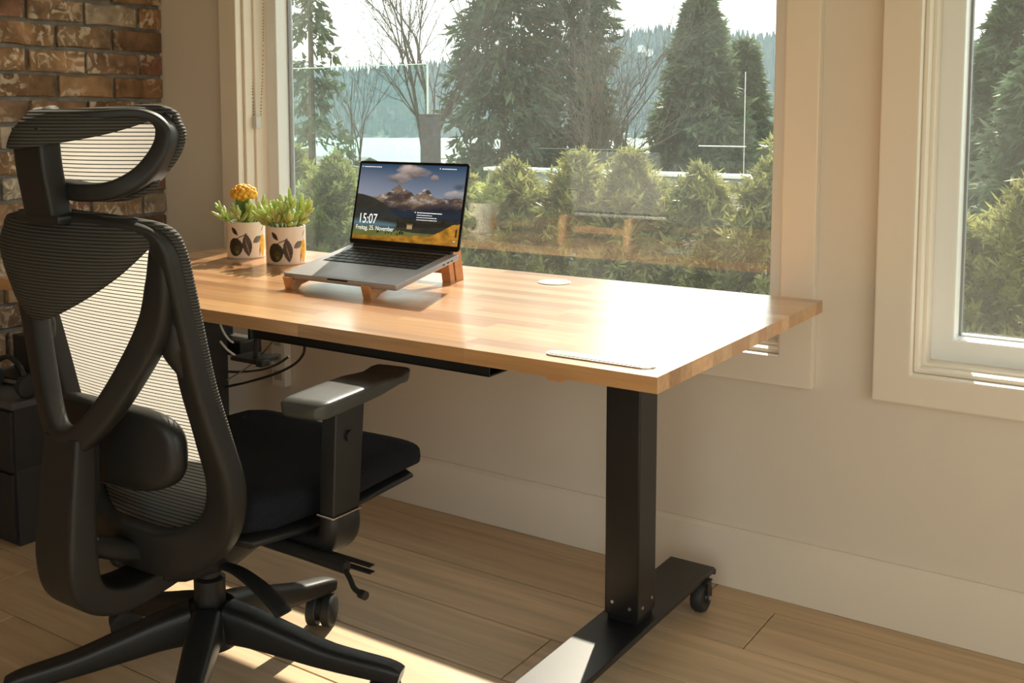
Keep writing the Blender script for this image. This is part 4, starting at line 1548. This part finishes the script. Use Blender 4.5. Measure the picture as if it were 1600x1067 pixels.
# ================================================================== CABLES AND POWER UNDER THE DESK
_q = onY(372, 551, -0.33)
pa = tag(empty('power_adapter', (float(_q[0]), -0.33, float(_q[2]))), 'black power adapter box hung under the left of the desk', 'power adapter')
MB().box((-0.055, -0.04, 0.0), (0.055, 0.04, 0.045)).build('body', M_blackpl, pa, bevel=0.006)
_sh = (DB - 0.0002) - float(_q[2])
MB().box((-0.050, 0.0, 0.045), (-0.042, 0.02, _sh)).build('strap', M_rubber, pa)
MB().box((0.042, 0.0, 0.045), (0.050, 0.02, _sh)).build('strap', M_rubber, pa)
_q = onY(396, 562, -0.44)
pb = tag(empty('black_holder', (float(_q[0]), -0.44, float(_q[2]))), 'flat black tray holder hanging on a rod below the desk', 'holder')
MB().box((-0.045, -0.04, 0.0), (0.055, 0.04, 0.012)).build('tray', M_rubber, pb, bevel=0.004)
MB().cyl((0.03, -0.02, 0.014), (0.045, -0.02, (DB - 0.0002) - float(_q[2])), 0.006, 10).build('rod', M_steel, pb, smooth=True)
MB().box((0.045, -0.035, -0.006), (0.068, -0.005, 0.010)).build('plug', M_rubber, pb, bevel=0.003)
def cable(label, pix, r, m=M_rubber, name='black_cable'):
    pts = [tuple(onY(x, y, Y)) for x, y, Y in pix]
    return tag(tube_part(name, pts, r, m, None, n=8), label, 'cable')


cable('white cable drooping from the desk top to the adapter, the upper of two', [(344, 507, -0.44), (350, 520, -0.43), (358, 531, -0.40), (364, 535, -0.375)], 0.003, M_white, 'white_cable')
cable('white cable running down from the desk leg past the adapter, the lower of two', [(344, 533, -0.44), (354, 545, -0.43), (364, 553, -0.41), (372, 557, -0.39), (384, 558, -0.30)], 0.003, M_white, 'white_cable')
cable('thin black cable arcing under the desk and ending in a plug', [(346, 580, -0.40), (375, 581, -0.38), (410, 577, -0.36), (435, 568, -0.34), (451, 557, -0.33)], 0.0035)
cable('black cable hanging in a long curve from the cable tray to the left leg', [(476, 537, -0.50), (474, 553, -0.48), (460, 569, -0.46), (430, 584, -0.44), (390, 596, -0.42), (346, 606, -0.40)], 0.0035)
cable('thin grey cable slanting up to the cable tray', [(354, 594, -0.40), (385, 575, -0.40), (410, 552, -0.42), (430, 529, -0.45)], 0.002, mat('grey_cable', (0.22, 0.20, 0.17), 0.6), 'grey_cable')
cable('black cable dropping behind the left desk leg', [(346, 562, -0.30), (352, 552, -0.32), (360, 548, -0.34), (368, 545, -0.36)], 0.003)
# plug strip on the wall
psx = tag(empty('plug_strip', (-2.42, -0.001, 0.40)), 'white plastic plug strip fixed upright on the wall under the window', 'plug strip')
MB().box((-0.03, -0.03, -0.12), (0.03, 0.0, 0.12)).build('body', M_white, psx, bevel=0.004)
for k in range(4):
    MB().box((-0.016, -0.0315, -0.10 + k * 0.055), (0.016, -0.0295, -0.07 + k * 0.055)).build('socket', mat('socket_beige', (0.45, 0.42, 0.36), 0.5), psx)

# ================================================================== BLIND CHAIN
bc = tag(empty('blind_chain', (-2.575, -0.008, 1.1)), 'silver bead chain of a roller blind looped beside the window frame', 'blind chain')
beads = MB()
M_bead = mat('bead_steel', (0.30, 0.28, 0.25), 0.35, metal=0.6)


def chain(pts):
    p = catmull(pts, 60)
    acc, last = 0.0, p[0]
    for q in p[1:]:
        acc += np.linalg.norm(q - last)
        last = q
        if acc >= 0.0085:
            acc = 0
            r = 0.0032
            V = [(q[0] + r * a, q[1] + r * b_, q[2] + r * c_) for a, b_, c_ in ((1, 0, 0), (0, 1, 0), (-1, 0, 0), (0, -1, 0), (0, 0, 1), (0, 0, -1))]
            beads.add(V, [(0, 1, 4), (1, 2, 4), (2, 3, 4), (3, 0, 4), (1, 0, 5), (2, 1, 5), (3, 2, 5), (0, 3, 5)])
    return p


bx, by, bz = -2.575, -0.008, 1.1
pA, pBt = onY(389, 0, 0.03), onY(398, 190, 0.03)
pC = onY(411, 0, 0.055)
rel = lambda p: (p[0] - bx, p[1] - by, p[2] - bz)
top = lambda p: (p[0], p[1], 2.50)
chain([rel(top(pA)), rel(pA), rel((pA[0] * .2 + pBt[0] * .8 - .002, 0.03, pBt[2] + 0.02))])
chain([rel(top(pC)), rel(pC), rel((pBt[0] + .012, 0.045, pBt[2] + 0.02))])
o = beads.build('bead_chain', M_bead, bc)
o['kind'] = 'stuff'
wt = MB().box((-0.008, -0.012, -0.022), (0.012, 0.012, 0.018)).build('chain_weight', mat('clear_weight', (0.6, 0.58, 0.54), 0.2), bc, bevel=0.004)
wt.location = rel((pBt[0], 0.037, pBt[2]))
MB().box((-0.012, 0.02, 1.36), (0.03, 0.075, 1.415)).build('chain_bracket', M_white, bc, bevel=0.004)

# ================================================================== OUTSIDE
M_needle = mat('conifer_needles', (0.075, 0.115, 0.065), 0.6, var=0.5, scale=1.6, trans=0.35, spec=0.3)
M_needle2 = mat('fir_needles', (0.10, 0.14, 0.075), 0.6, var=0.5, scale=1.8, trans=0.38, spec=0.3)
M_hedge = mat('cedar_sprays', (0.23, 0.235, 0.08), 0.5, var=0.5, scale=7, trans=0.45, spec=0.4)
M_bark = mat('bark', (0.10, 0.08, 0.065), 0.9, var=0.3, scale=8)
M_twig = mat('bare_twigs', (0.085, 0.07, 0.055), 0.9, var=0.2, scale=8)
M_grass = mat('lawn', (0.10, 0.12, 0.045), 0.95, var=0.35, scale=2.5)
M_forest = mat('far_forest', (0.045, 0.075, 0.055), 0.9, var=0.3, scale=0.02)
M_water = mat('inlet_water', (0.20, 0.32, 0.29), 0.7, var=0.05, scale=0.01, spec=0.12)
M_dark_post = mat('dark_timber', (0.035, 0.035, 0.04), 0.7, var=0.3, scale=20)

# ground: level by the house, then falling to the water
gx = np.concatenate([np.linspace(-1600, -60, 12), np.linspace(-50, 30, 17), np.linspace(60, 900, 8)])
gy = np.concatenate([np.linspace(0.21, 10, 8), np.linspace(12, 60, 10), np.linspace(80, 420, 8)])


def gz(y):
    return float(np.interp(y, [0, 9, 16, 40, 120, 300, 420], [-0.95, -1.1, -2.0, -5.5, -16, -21, -23]))


P = [[(x, y, gz(y)) for x in gx] for y in gy]
o = grid_part('ground', P, M_grass)
tag(o, kind='structure')
o = MB().box((XL - 40, -60, -1.1), (40, 0.2, -0.93)).build('ground_around_house', M_grass)
tag(o, kind='structure')
o = MB().box((-2600, 250, -22.0), (2200, 1900, -20.0)).build('water', M_water)
tag(o, 'pale green sea inlet below the far wooded hills', 'water', kind='stuff')


def blades(P, D, L_, W_, rng):
    n = len(P)
    D = D / (np.linalg.norm(D, axis=1, keepdims=True) + 1e-9)
    A = rng.normal(size=(n, 3))
    S = np.cross(D, A)
    S /= (np.linalg.norm(S, axis=1, keepdims=True) + 1e-9)
    L_ = np.asarray(L_)[:, None]
    W_ = np.asarray(W_)[:, None]
    V = np.stack([P, P + D * L_ * 0.45 + S * W_ / 2, P + D * L_, P + D * L_ * 0.45 - S * W_ / 2], 1).reshape(-1, 3)
    F = np.arange(4 * n).reshape(n, 4)
    return V, F


def fast_part(name, V, F, m, parent):
    me = bpy.data.meshes.new(name)
    n, k = len(V), len(F)
    me.vertices.add(n)
    me.vertices.foreach_set('co', np.asarray(V, np.float32).ravel())
    me.loops.add(k * 4)
    me.loops.foreach_set('vertex_index', np.asarray(F, np.int32).ravel())
    me.polygons.add(k)
    me.polygons.foreach_set('loop_start', np.arange(0, 4 * k, 4, dtype=np.int32))
    me.materials.append(m)
    me.update(calc_edges=True)
    me.validate()
    o = bpy.data.objects.new(name, me)
    return link(o, parent)


def conifer(label, x, Y, H, R, seed, nb=420, per=46, droop=0.25, m=None, base_t=0.02, bl=(0.22, 0.42), power=0.85, sparse=False, zlift=0.0):
    """x is the photo column used to find the bearing; Y the distance of the trunk"""
    rng = np.random.default_rng(seed)
    p = onY(x, 184, Y)
    z0 = gz(Y) + zlift
    root = tag(empty('conifer', (p[0], Y, z0)), label, 'tree', 'evergreen trees beyond the hedge')
    tr_ = catmull([(0, 0, -0.2), (0.02, 0, H * 0.4), (0, 0.03, H * 0.8), (0, 0, H * 0.99)], 5)
    sweep_part('trunk', tr_, [0.055 * R + 0.16, 0.13, 0.06, 0.015], [0.055 * R + 0.16, 0.13, 0.06, 0.015], (1, 0.1, 0), M_bark, root, npf=8, power=2)
    t = base_t + (1 - base_t) * rng.random(nb) ** 1.25
    az = rng.random(nb) * 2 * math.pi
    ln = R * (1 - t) ** power * rng.uniform(0.45, 1.22, nb) + 0.08
    out = np.c_[np.cos(az), np.sin(az)]
    pts, dirs = [], []
    bV, bF = [], []
    for i in range(nb):
        s = rng.random(per) ** (0.55 if not sparse else 0.8)
        s = 0.12 + 0.88 * s
        rise = 0.18 * (1 - t[i])
        hz_ = t[i] * H + ln[i] * (rise * s - droop * s * s * 1.6)
        lat = rng.normal(0, 0.10 * ln[i] * (0.3 + 0.7 * (1 - s)) + 0.03, per)
        q = np.c_[out[i, 0] * s * ln[i] - out[i, 1] * lat, out[i, 1] * s * ln[i] + out[i, 0] * lat, hz_ + rng.normal(0, 0.05, per)]
        pts.append(q)
        dd = np.c_[np.full(per, out[i, 0]) * 0.8, np.full(per, out[i, 1]) * 0.8, np.full(per, -droop * 1.6)] + rng.normal(0, 0.55, (per, 3))
        dirs.append(dd)
        if sparse or i % 6 == 0:
            pth = [(0, 0, t[i] * H), (out[i, 0] * ln[i] * .5, out[i, 1] * ln[i] * .5, t[i] * H + ln[i] * (rise * .5 - droop * .4)), (out[i, 0] * ln[i], out[i, 1] * ln[i], t[i] * H + ln[i] * (rise - droop * 1.6))]
            v_, f_ = sweep(catmull(pth, 3), [0.035, 0.02, 0.006], [0.035, 0.02, 0.006], (0.1, 0.1, 1), npf=4, power=2)
            n0 = len(bV)
            bV += [tuple(a) for a in v_]
            bF += [tuple(j + n0 for j in f) for f in f_]
    pts, dirs = np.vstack(pts), np.vstack(dirs)
    n = len(pts)
    keep = rng.random(n) < 0.62
    pts, dirs = pts[keep], dirs[keep]
    n = len(pts)
    V, F = blades(pts, dirs, rng.uniform(*bl, n), rng.uniform(0.045, 0.115, n), rng)
    o = fast_part('foliage', V, F, m or M_needle, root)
    o['kind'] = 'stuff'
    part('branches', bV, bF, M_bark, root)['kind'] = 'stuff'
    return root


def bare_tree(label, x, Y, H, seed, spread=0.5, depth=6, r0=0.09, lean=(0, 0), mat_=None, stems=1, group='bare trees beyond the hedge'):
    rnd = random.Random(seed)
    p = onY(x, 184, Y)
    root = tag(empty('bare_tree', (p[0], Y, gz(Y))), label, 'tree', group)
    Vt, Ft, Vb, Fb = [], [], [], []

    def seg(a, b_, r1, r2, VV, FF, n=5):
        q = (b_ - a).to_track_quat('Z', 'Y')
        base = len(VV)
        for c_, r in ((a, r1), (b_, r2)):
            for k in range(n):
                t = 2 * math.pi * k / n
                VV.append(tuple(c_ + q @ Vector((math.cos(t) * r, math.sin(t) * r, 0))))
        for k in range(n):
            FF.append((base + k, base + (k + 1) % n, base + n + (k + 1) % n, base + n + k))

    def grow(a, d, ln, r, lev):
        nseg = 4
        pos, dr = a.copy(), d.copy()
        kids = []
        for k in range(nseg):
            dr = (dr + Vector((rnd.gauss(0, .10), rnd.gauss(0, .10), rnd.gauss(0.03, .06)))).normalized()
            nx = pos + dr * ln / nseg
            ra, rb = r * (1 - 0.6 * k / nseg), r * (1 - 0.6 * (k + 1) / nseg)
            seg(pos, nx, max(ra, .0035), max(rb, .0035), Vt if lev == 0 else Vb, Ft if lev == 0 else Fb, 6 if lev == 0 else 4)
            pos = nx
            if lev < depth and (k > 0 or lev > 0):
                for _ in range(2 if lev < 2 else 1):
                    side = dr.orthogonal().normalized()
                    side.rotate(Matrix.Rotation(rnd.uniform(0, 2 * math.pi), 3, dr))
                    nd = (dr * (1 - spread * 0.55) + side * spread + Vector((0, 0, 0.12))).normalized()
                    kids.append((pos.copy(), nd, ln * rnd.uniform(0.42, 0.66), rb * rnd.uniform(0.5, 0.75)))
        for kd in kids:
            if lev < depth and kd[2] > 0.16:
                grow(*kd, lev + 1)
    for sidx in range(stems):
        d0 = Vector((lean[0] + rnd.gauss(0, .12) * (stems > 1), lean[1] + rnd.gauss(0, .12) * (stems > 1), 1)).normalized()
        grow(Vector((rnd.gauss(0, .1) * (stems > 1), 0, -0.2)), d0, H * 0.62 * rnd.uniform(.85, 1.1), r0, 0)
    part('trunk', Vt, Ft, mat_ or M_twig, root)
    if Vb:
        part('branches', Vb, Fb, mat_ or M_twig, root)['kind'] = 'stuff'
    return root


# --- evergreens
conifer('slender sparse conifer with drooping boughs at the left edge of the big window', 486, 13, 9.0, 1.05, 1, nb=110, per=60, droop=0.42, sparse=True, m=M_needle2, bl=(0.12, 0.26), zlift=-0.5)
conifer('broad dark evergreen in the middle of the window, the tallest mass of green', 786, 19, 11.5, 1.55, 2, nb=560, per=56, droop=0.34, power=0.42)
conifer('dark evergreen behind, just right of the tallest one', 893, 21, 11.0, 1.35, 3, nb=480, per=54, droop=0.30, power=0.45)
conifer('bushy cone-shaped conifer at the right of the big window', 1093, 22, 6.9, 1.95, 4, nb=800, per=56, droop=0.12, m=M_needle2, power=0.78)
conifer('narrower conifer close behind the bushy cone-shaped one, at its right', 1163, 24, 6.2, 1.6, 5, nb=440, per=50, droop=0.14, m=M_needle2, power=0.95)
conifer('pointed conifer seen through the right-hand window', 1583, 20, 6.0, 1.9, 6, nb=760, per=58, droop=0.15, m=M_needle, power=0.7)
conifer('low shaggy conifer seen through the right-hand window, farther right', 1655, 17, 5.0, 1.5, 16, nb=460, per=50, droop=0.2, m=M_needle, power=0.6)
# --- bare trees
bare_tree('bare slim tree standing left of the dark garden post', 575, 17, 6.6, 4, spread=0.40, depth=3, r0=0.05)
bare_tree('large bare tree with arching branches behind the dark garden post', 690, 18, 8.6, 8, spread=0.46, depth=4, r0=0.075, stems=3)
bare_tree('bare tree between the two evergreen masses', 955, 18, 5.4, 15, spread=0.50, depth=3, r0=0.055, stems=3, lean=(0.1, 0))
bare_tree('bare tree tangled in front of the dark evergreens', 905, 16, 5.6, 23, spread=0.46, depth=3, r0=0.045, stems=2)

# --- clipped cedar hedge: single shrubs
HY = 3.55
shr = [(-6.55, .82, .36), (-6.05, .90, .40), (-5.50, .86, .38), (-4.95, .74, .38), (-4.42, .78, .40), (-3.92, .84, .42), (-3.45, .90, .40), (-3.02, .93, .38), (-2.58, .82, .42), (-2.12, .90, .42), (-1.66, .82, .42),
       (-1.20, .80, .42), (-0.74, .84, .42), (-0.28, .80, .42)]
places = ['behind the far left frame of the big window', 'second from the left window frame', 'behind the potted plants', 'behind the laptop, left part', 'behind the middle of the laptop lid', 'just right of the laptop lid',
          'a little right of the laptop', 'in front of the white-capped wall, left tip', 'with the tall tip in mid window', 'below the gap between the trees', 'under the bushy conifer',
          'at the right frame of the big window', 'at the left of the right-hand window', 'at the right edge of the picture']
for i, (sx_, top_, rad) in enumerate(shr):
    rng = np.random.default_rng(100 + i)
    z0 = gz(HY)
    Hh = top_ + 0.035 - z0
    root = tag(empty('hedge_shrub', (sx_, HY + rng.uniform(-.08, .08), z0)), 'yellow-green cedar hedge shrub ' + places[i], 'shrub', 'cedar shrubs of the garden hedge')
    MB().cyl((0, 0, -0.05), (0, 0, Hh * 0.8), 0.03, 8, 0.01).build('stem', M_bark, root, smooth=True)
    rad *= 1.25
    nc, per = 330, 62                      # branch tips and the flat sprays on each
    t = rng.random(nc) ** 0.7
    az = rng.random(nc) * 2 * math.pi
    prof = np.interp(t, [0, .15, .5, .78, .92, 1.0], [.9, 1.0, .95, .70, .40, .06]) * rad
    rr_ = prof * np.sqrt(rng.uniform(0.35, 1.15, nc))
    tip = np.c_[rr_ * np.cos(az), rr_ * np.sin(az), t * Hh * 0.96 + rng.normal(0, 0.025, nc)]
    bd = np.c_[np.cos(az) * 0.7, np.sin(az) * 0.7, np.full(nc, 0.55)] + rng.normal(0, 0.25, (nc, 3))
    bd /= np.linalg.norm(bd, axis=1, keepdims=True)
    u_ = rng.random((nc, per))
    ln_ = rng.uniform(0.10, 0.24, nc)
    pos = tip[:, None, :] - bd[:, None, :] * (u_ * ln_[:, None])[..., None] + rng.normal(0, 0.016, (nc, per, 3))
    dd = bd[:, None, :] * 0.8 + rng.normal(0, 0.62, (nc, per, 3))
    pos, dd = pos.reshape(-1, 3), dd.reshape(-1, 3)
    n = len(pos)
    V, F = blades(pos, dd, rng.uniform(0.04, 0.095, n), rng.uniform(0.010, 0.024, n), rng)
    fast_part('foliage', V, F, M_hedge, root)['kind'] = 'stuff'

# --- garden guard: dark post and a tall clear panel
gpY = 2.75
pa_, pb_ = onY(661, 178, gpY), onY(684, 178, gpY)
gp = tag(empty('garden_post', (float((pa_[0] + pb_[0]) / 2), gpY, gz(gpY))), 'dark square garden post behind the laptop, beyond the window', 'post')
hw = float(pb_[0] - pa_[0]) / 2
hw = max(hw * 0.80, 0.03)
MB().box((-hw, -hw, -0.1), (hw, hw, float(pa_[2]) - gz(gpY) - 0.012)).build('shaft', M_dark_post, gp, bevel=0.004)
MB().box((-hw - .004, -hw - .004, float(pa_[2]) - gz(gpY) - 0.012), (hw + .004, hw + .004, float(pa_[2]) - gz(gpY))).build('cap', M_dark_post, gp, bevel=0.003)
gt = onY(668, 99, gpY)
gl = tag(empty('glass_guard', (float(gt[0]) - 1.4, gpY, gz(gpY))), 'tall frameless glass panel left of the dark garden post', 'glass panel')
MB().box((-1.4, -0.006, 0.35), (1.4, 0.006, float(gt[2]) - gz(gpY) - 0.006)).build('pane', M_rail_glass, gl)
MB().box((-1.4, -0.0065, float(gt[2]) - gz(gpY) - 0.006), (1.4, 0.0065, float(gt[2]) - gz(gpY))).build('top_edge', mat('glass_edge', (0.55, 0.66, 0.62), 0.2), gl)
MB().box((1.396, -0.0065, 0.35), (1.4015, 0.0065, float(gt[2]) - gz(gpY))).build('side_edge', MATS['glass_edge'], gl)
for zz in (0.45, 0.95):
    MB().box((1.36, -0.02, zz), (1.42, 0.02, zz + 0.06)).build('clamp', M_steel, gl, bevel=0.003)
# low glass panel farther right
ga, gb_ = onY(842, 232, 4.6), onY(1000, 236, 4.6)
gl = tag(empty('low_glass_panel', (float((ga[0] + gb_[0]) / 2), 4.6, gz(4.6))), 'low clear glass panel behind the hedge in mid window', 'glass panel')
hx = float(gb_[0] - ga[0]) / 2
MB().box((-hx, -0.006, 0.1), (hx, 0.006, float(ga[2]) - gz(4.6))).build('pane', M_rail_glass, gl)
MB().box((-hx, -0.0065, float(ga[2]) - gz(4.6)), (hx, 0.0065, float(ga[2]) - gz(4.6) + 0.003)).build('top_edge', mat('dull_glass_edge', (0.16, 0.19, 0.17), 0.4), gl)
for s in (-1, 1):
    MB().box((s * hx - 0.02, -0.02, -0.05), (s * hx + 0.02, 0.02, 0.25)).build('foot_clamp', M_steel, gl, bevel=0.003)
# slim pale pole with a cross bar
pl_ = onY(1165, 112, 9.0)
cbz = float(onY(1165, 229, 9.0)[2])
pole = tag(empty('garden_pole', (float(pl_[0]), 9.0, gz(9.0))), 'slim pale metal pole with a thin cross bar in front of the right conifer', 'pole')
MB().cyl((0, 0, -0.1), (0, 0, float(pl_[2]) - gz(9.0)), 0.0055, 8).build('upright', M_silver, pole, smooth=True)
MB().box((-0.55, -0.008, cbz - gz(9.0) - 0.006), (0.02, 0.008, cbz - gz(9.0) + 0.006)).build('cross_bar', M_white, pole)
# white-capped low wall behind the hedge
wz = float(onY(1000, 268, 5.6)[2])
gw = tag(empty('garden_wall', (-4.7, 5.6, gz(5.6))), 'grey garden wall with a bright white cap behind the hedge', 'wall')
M_gw = mat('render_grey', (0.35, 0.34, 0.37), 0.8, var=0.1, scale=5)
MB().box((-0.8, -0.08, -0.1), (2.4, 0.08, wz - gz(5.6) - 0.028)).build('body', M_gw, gw)
MB().box((-0.83, -0.11, wz - gz(5.6) - 0.028), (2.43, 0.11, wz - gz(5.6))).build('cap', mat('white_cap', (0.85, 0.85, 0.83), 0.5), gw, bevel=0.004)
# neighbour's roof low on the left
hY = 24.0
hc_ = onY(492, 246, hY)
nb = tag(empty('neighbour_house', (float(hc_[0]), hY, gz(hY))), 'small grey-roofed house below the slope, at the left edge of the view', 'house')
rz_ = float(hc_[2]) - gz(hY)
part('walls', [(-2.2, -1.5, -1), (2.2, -1.5, -1), (2.2, 1.5, -1), (-2.2, 1.5, -1), (-2.2, -1.5, rz_ - .5), (2.2, -1.5, rz_ - .5), (2.2, 1.5, rz_ - .5), (-2.2, 1.5, rz_ - .5), (-2.2, 0, rz_ - 0.02), (2.2, 0, rz_ - 0.02)],
     [(0, 1, 5, 4), (2, 3, 7, 6), (1, 2, 6, 9, 5), (3, 0, 4, 8, 7), (0, 3, 2, 1)], mat('house_render', (0.42, 0.40, 0.37), 0.8), nb)
for s in (-1, 1):
    MB().add([(-2.5, 0, rz_ + .06), (2.5, 0, rz_ + .06), (2.5, s * 1.9, rz_ - .58), (-2.5, s * 1.9, rz_ - .58), (-2.5, 0, rz_), (2.5, 0, rz_), (2.5, s * 1.9, rz_ - .64), (-2.5, s * 1.9, rz_ - .64)],
             [(0, 1, 2, 3), (7, 6, 5, 4), (0, 4, 5, 1), (2, 6, 7, 3), (1, 5, 6, 2), (0, 3, 7, 4)]).build('roof_slope', mat('roof_shingle', (0.16, 0.15, 0.14), 0.85, var=0.2, scale=6), nb)
MB().box((-0.2, -0.35, rz_ - 0.25), (0.1, -0.05, rz_ + 0.32)).build('chimney', mat('chimney_brick', (0.16, 0.14, 0.13), 0.9), nb)

# --- boats on the inlet
bt = onY(533, 214.5, 900.0)
boat = tag(empty('red_barge', (float(bt[0]), 900.0, -20.0)), 'distant red-hulled barge on the inlet with a pale mast', 'boat')
rings = [[(x, y_ * w_, z_) for (y_, z_) in ((-1, 4.2), (-0.8, -0.3), (0.8, -0.3), (1, 4.2))] for x, w_ in ((-17, 2.6), (-13, 4.0), (11, 4.0), (17, 0.9))]
loft('hull', rings, mat('red_hull', (0.30, 0.09, 0.07), 0.6), boat)
MB().box((-14, -2.6, 4.0), (-6, 2.6, 8.0)).box((-12, -2, 8.0), (-8, 2, 10.5)).build('wheelhouse', mat('boat_white', (0.7, 0.7, 0.68), 0.5), boat)
MB().cyl((2, 0, 4), (2, 0, 20), 0.45, 8, 0.3).build('mast', MATS['boat_white'], boat, smooth=True)

# --- far wooded hills
rngh = np.random.default_rng(50)


def ridge_px(x):
    return np.interp(x, [200, 470, 560, 650, 720, 860, 960, 1040, 1100, 1215, 1400, 1540, 1700, 2100], [122, 118, 113, 108, 98, 72, 58, 50, 55, 62, 70, 72, 74, 80])


cols_ = np.linspace(150, 2200, 90)
P = []
D0, D1 = 1105.0, 1650.0
shore = []
for tt in np.linspace(0, 1, 16):
    rowp = []
    for x in cols_:
        dep = D0 + (D1 - D0) * tt
        h1 = (184 - ridge_px(x)) / FPX * D1 + 1.1
        z = -21 + (h1 + 21 - 14) * (tt ** 0.8) + 1.5 * math.sin(x * 0.05 + tt * 7) * tt * (1 - tt) * 2
        a_ = (x - 800) / FPX
        base = _P + dep * (np.array([-math.sin(_ya), math.cos(_ya), 0]) + _R * a_)
        rowp.append((base[0], base[1], z))
    P.append(rowp)
hill = grid_part('far_hills', P, M_forest)
tag(hill, kind='structure')
HP = np.array(P)
n = 9000
ti = rngh.random(n)
# a dense row along the crest
ti[:1300] = rngh.uniform(0.93, 1.0, 1300)
ci = rngh.random(n) * (len(cols_) - 1)
a0, c0 = np.minimum((ti * 15).astype(int), 14), np.minimum(ci.astype(int), len(cols_) - 2)
fa, fc = (ti * 15 - a0)[:, None], (ci - c0)[:, None]
base = (HP[a0, c0] * (1 - fa) + HP[a0 + 1, c0] * fa) * (1 - fc) + (HP[a0, c0 + 1] * (1 - fa) + HP[a0 + 1, c0 + 1] * fa) * fc
hts = rngh.uniform(14, 30, n)
rds = hts * rngh.uniform(0.16, 0.26, n)
th = np.arange(5) * 2 * math.pi / 5
V = np.zeros((n, 6, 3))
V[:, :5, 0] = base[:, 0:1] + rds[:, None] * np.cos(th)
V[:, :5, 1] = base[:, 1:2] + rds[:, None] * np.sin(th)
V[:, :5, 2] = base[:, 2:3] - 1
V[:, 5] = base + np.c_[np.zeros(n), np.zeros(n), hts]
F = []
for k in range(n):
    b0 = k * 6
    F += [(b0 + j, b0 + (j + 1) % 5, b0 + 5) for j in range(5)]
o = part('far_forest', V.reshape(-1, 3), F, M_forest)
tag(o, 'dense conifer forest covering the hills across the inlet', 'forest', kind='stuff')
# far shore houses: pale specks in the forest
for k, (px, py) in enumerate(((547, 205), (595, 200), (1022, 72), (1035, 78), (1195, 72))):
    q = onY(px, py, 1000.0)
    sc_ = 3.2
    hs_ = tag(empty('far_house', (float(q[0]), 1000.0 - 30, float(q[2]) - 4)), 'pale speck of a house ' + ['low on the far shore, left', 'low on the far shore, near the bare tree', 'high on the far hill, left of the pair', 'high on the far hill, right of the pair', 'on the far hill beside the window frame'][k], 'house')
    MB().box((-sc_, -2.5, -4), (sc_, 2.5, 1.5)).build('walls', mat('far_house_white', (0.42, 0.42, 0.41), 0.7), hs_)
    MB().add([(-sc_ - .5, -3, 1.5), (sc_ + .5, -3, 1.5), (sc_ + .5, 3, 1.5), (-sc_ - .5, 3, 1.5), (-sc_ - .5, 0, 3.2), (sc_ + .5, 0, 3.2)], [(0, 1, 5, 4), (2, 3, 4, 5), (1, 2, 5), (3, 0, 4), (0, 3, 2, 1)]).build('roof', MATS['roof_shingle'], hs_)

# --- sea haze over the inlet (real scattering volume)
hz_ = MB().box((-2400, 320, -19.0), (1800, 900, 420.0)).build('sea_haze', mat('unused_haze', (1, 1, 1)))
vm = bpy.data.materials.new('haze_volume')
vm.use_nodes = True
_N, _L = vm.node_tree.nodes, vm.node_tree.links
_N.remove(_N['Principled BSDF'])
vs = _N.new('ShaderNodeVolumeScatter')
vs.inputs['Color'].default_value = (0.52, 0.76, 1.0, 1)
vs.inputs['Density'].default_value = 0.00030
vs.inputs['Anisotropy'].default_value = 0.3
_L.new(vs.outputs[0], _N['Material Output'].inputs['Volume'])
hz_.data.materials.clear()
hz_.data.materials.append(vm)
tag(hz_, 'thin bluish haze hanging over the inlet', 'haze', kind='stuff')
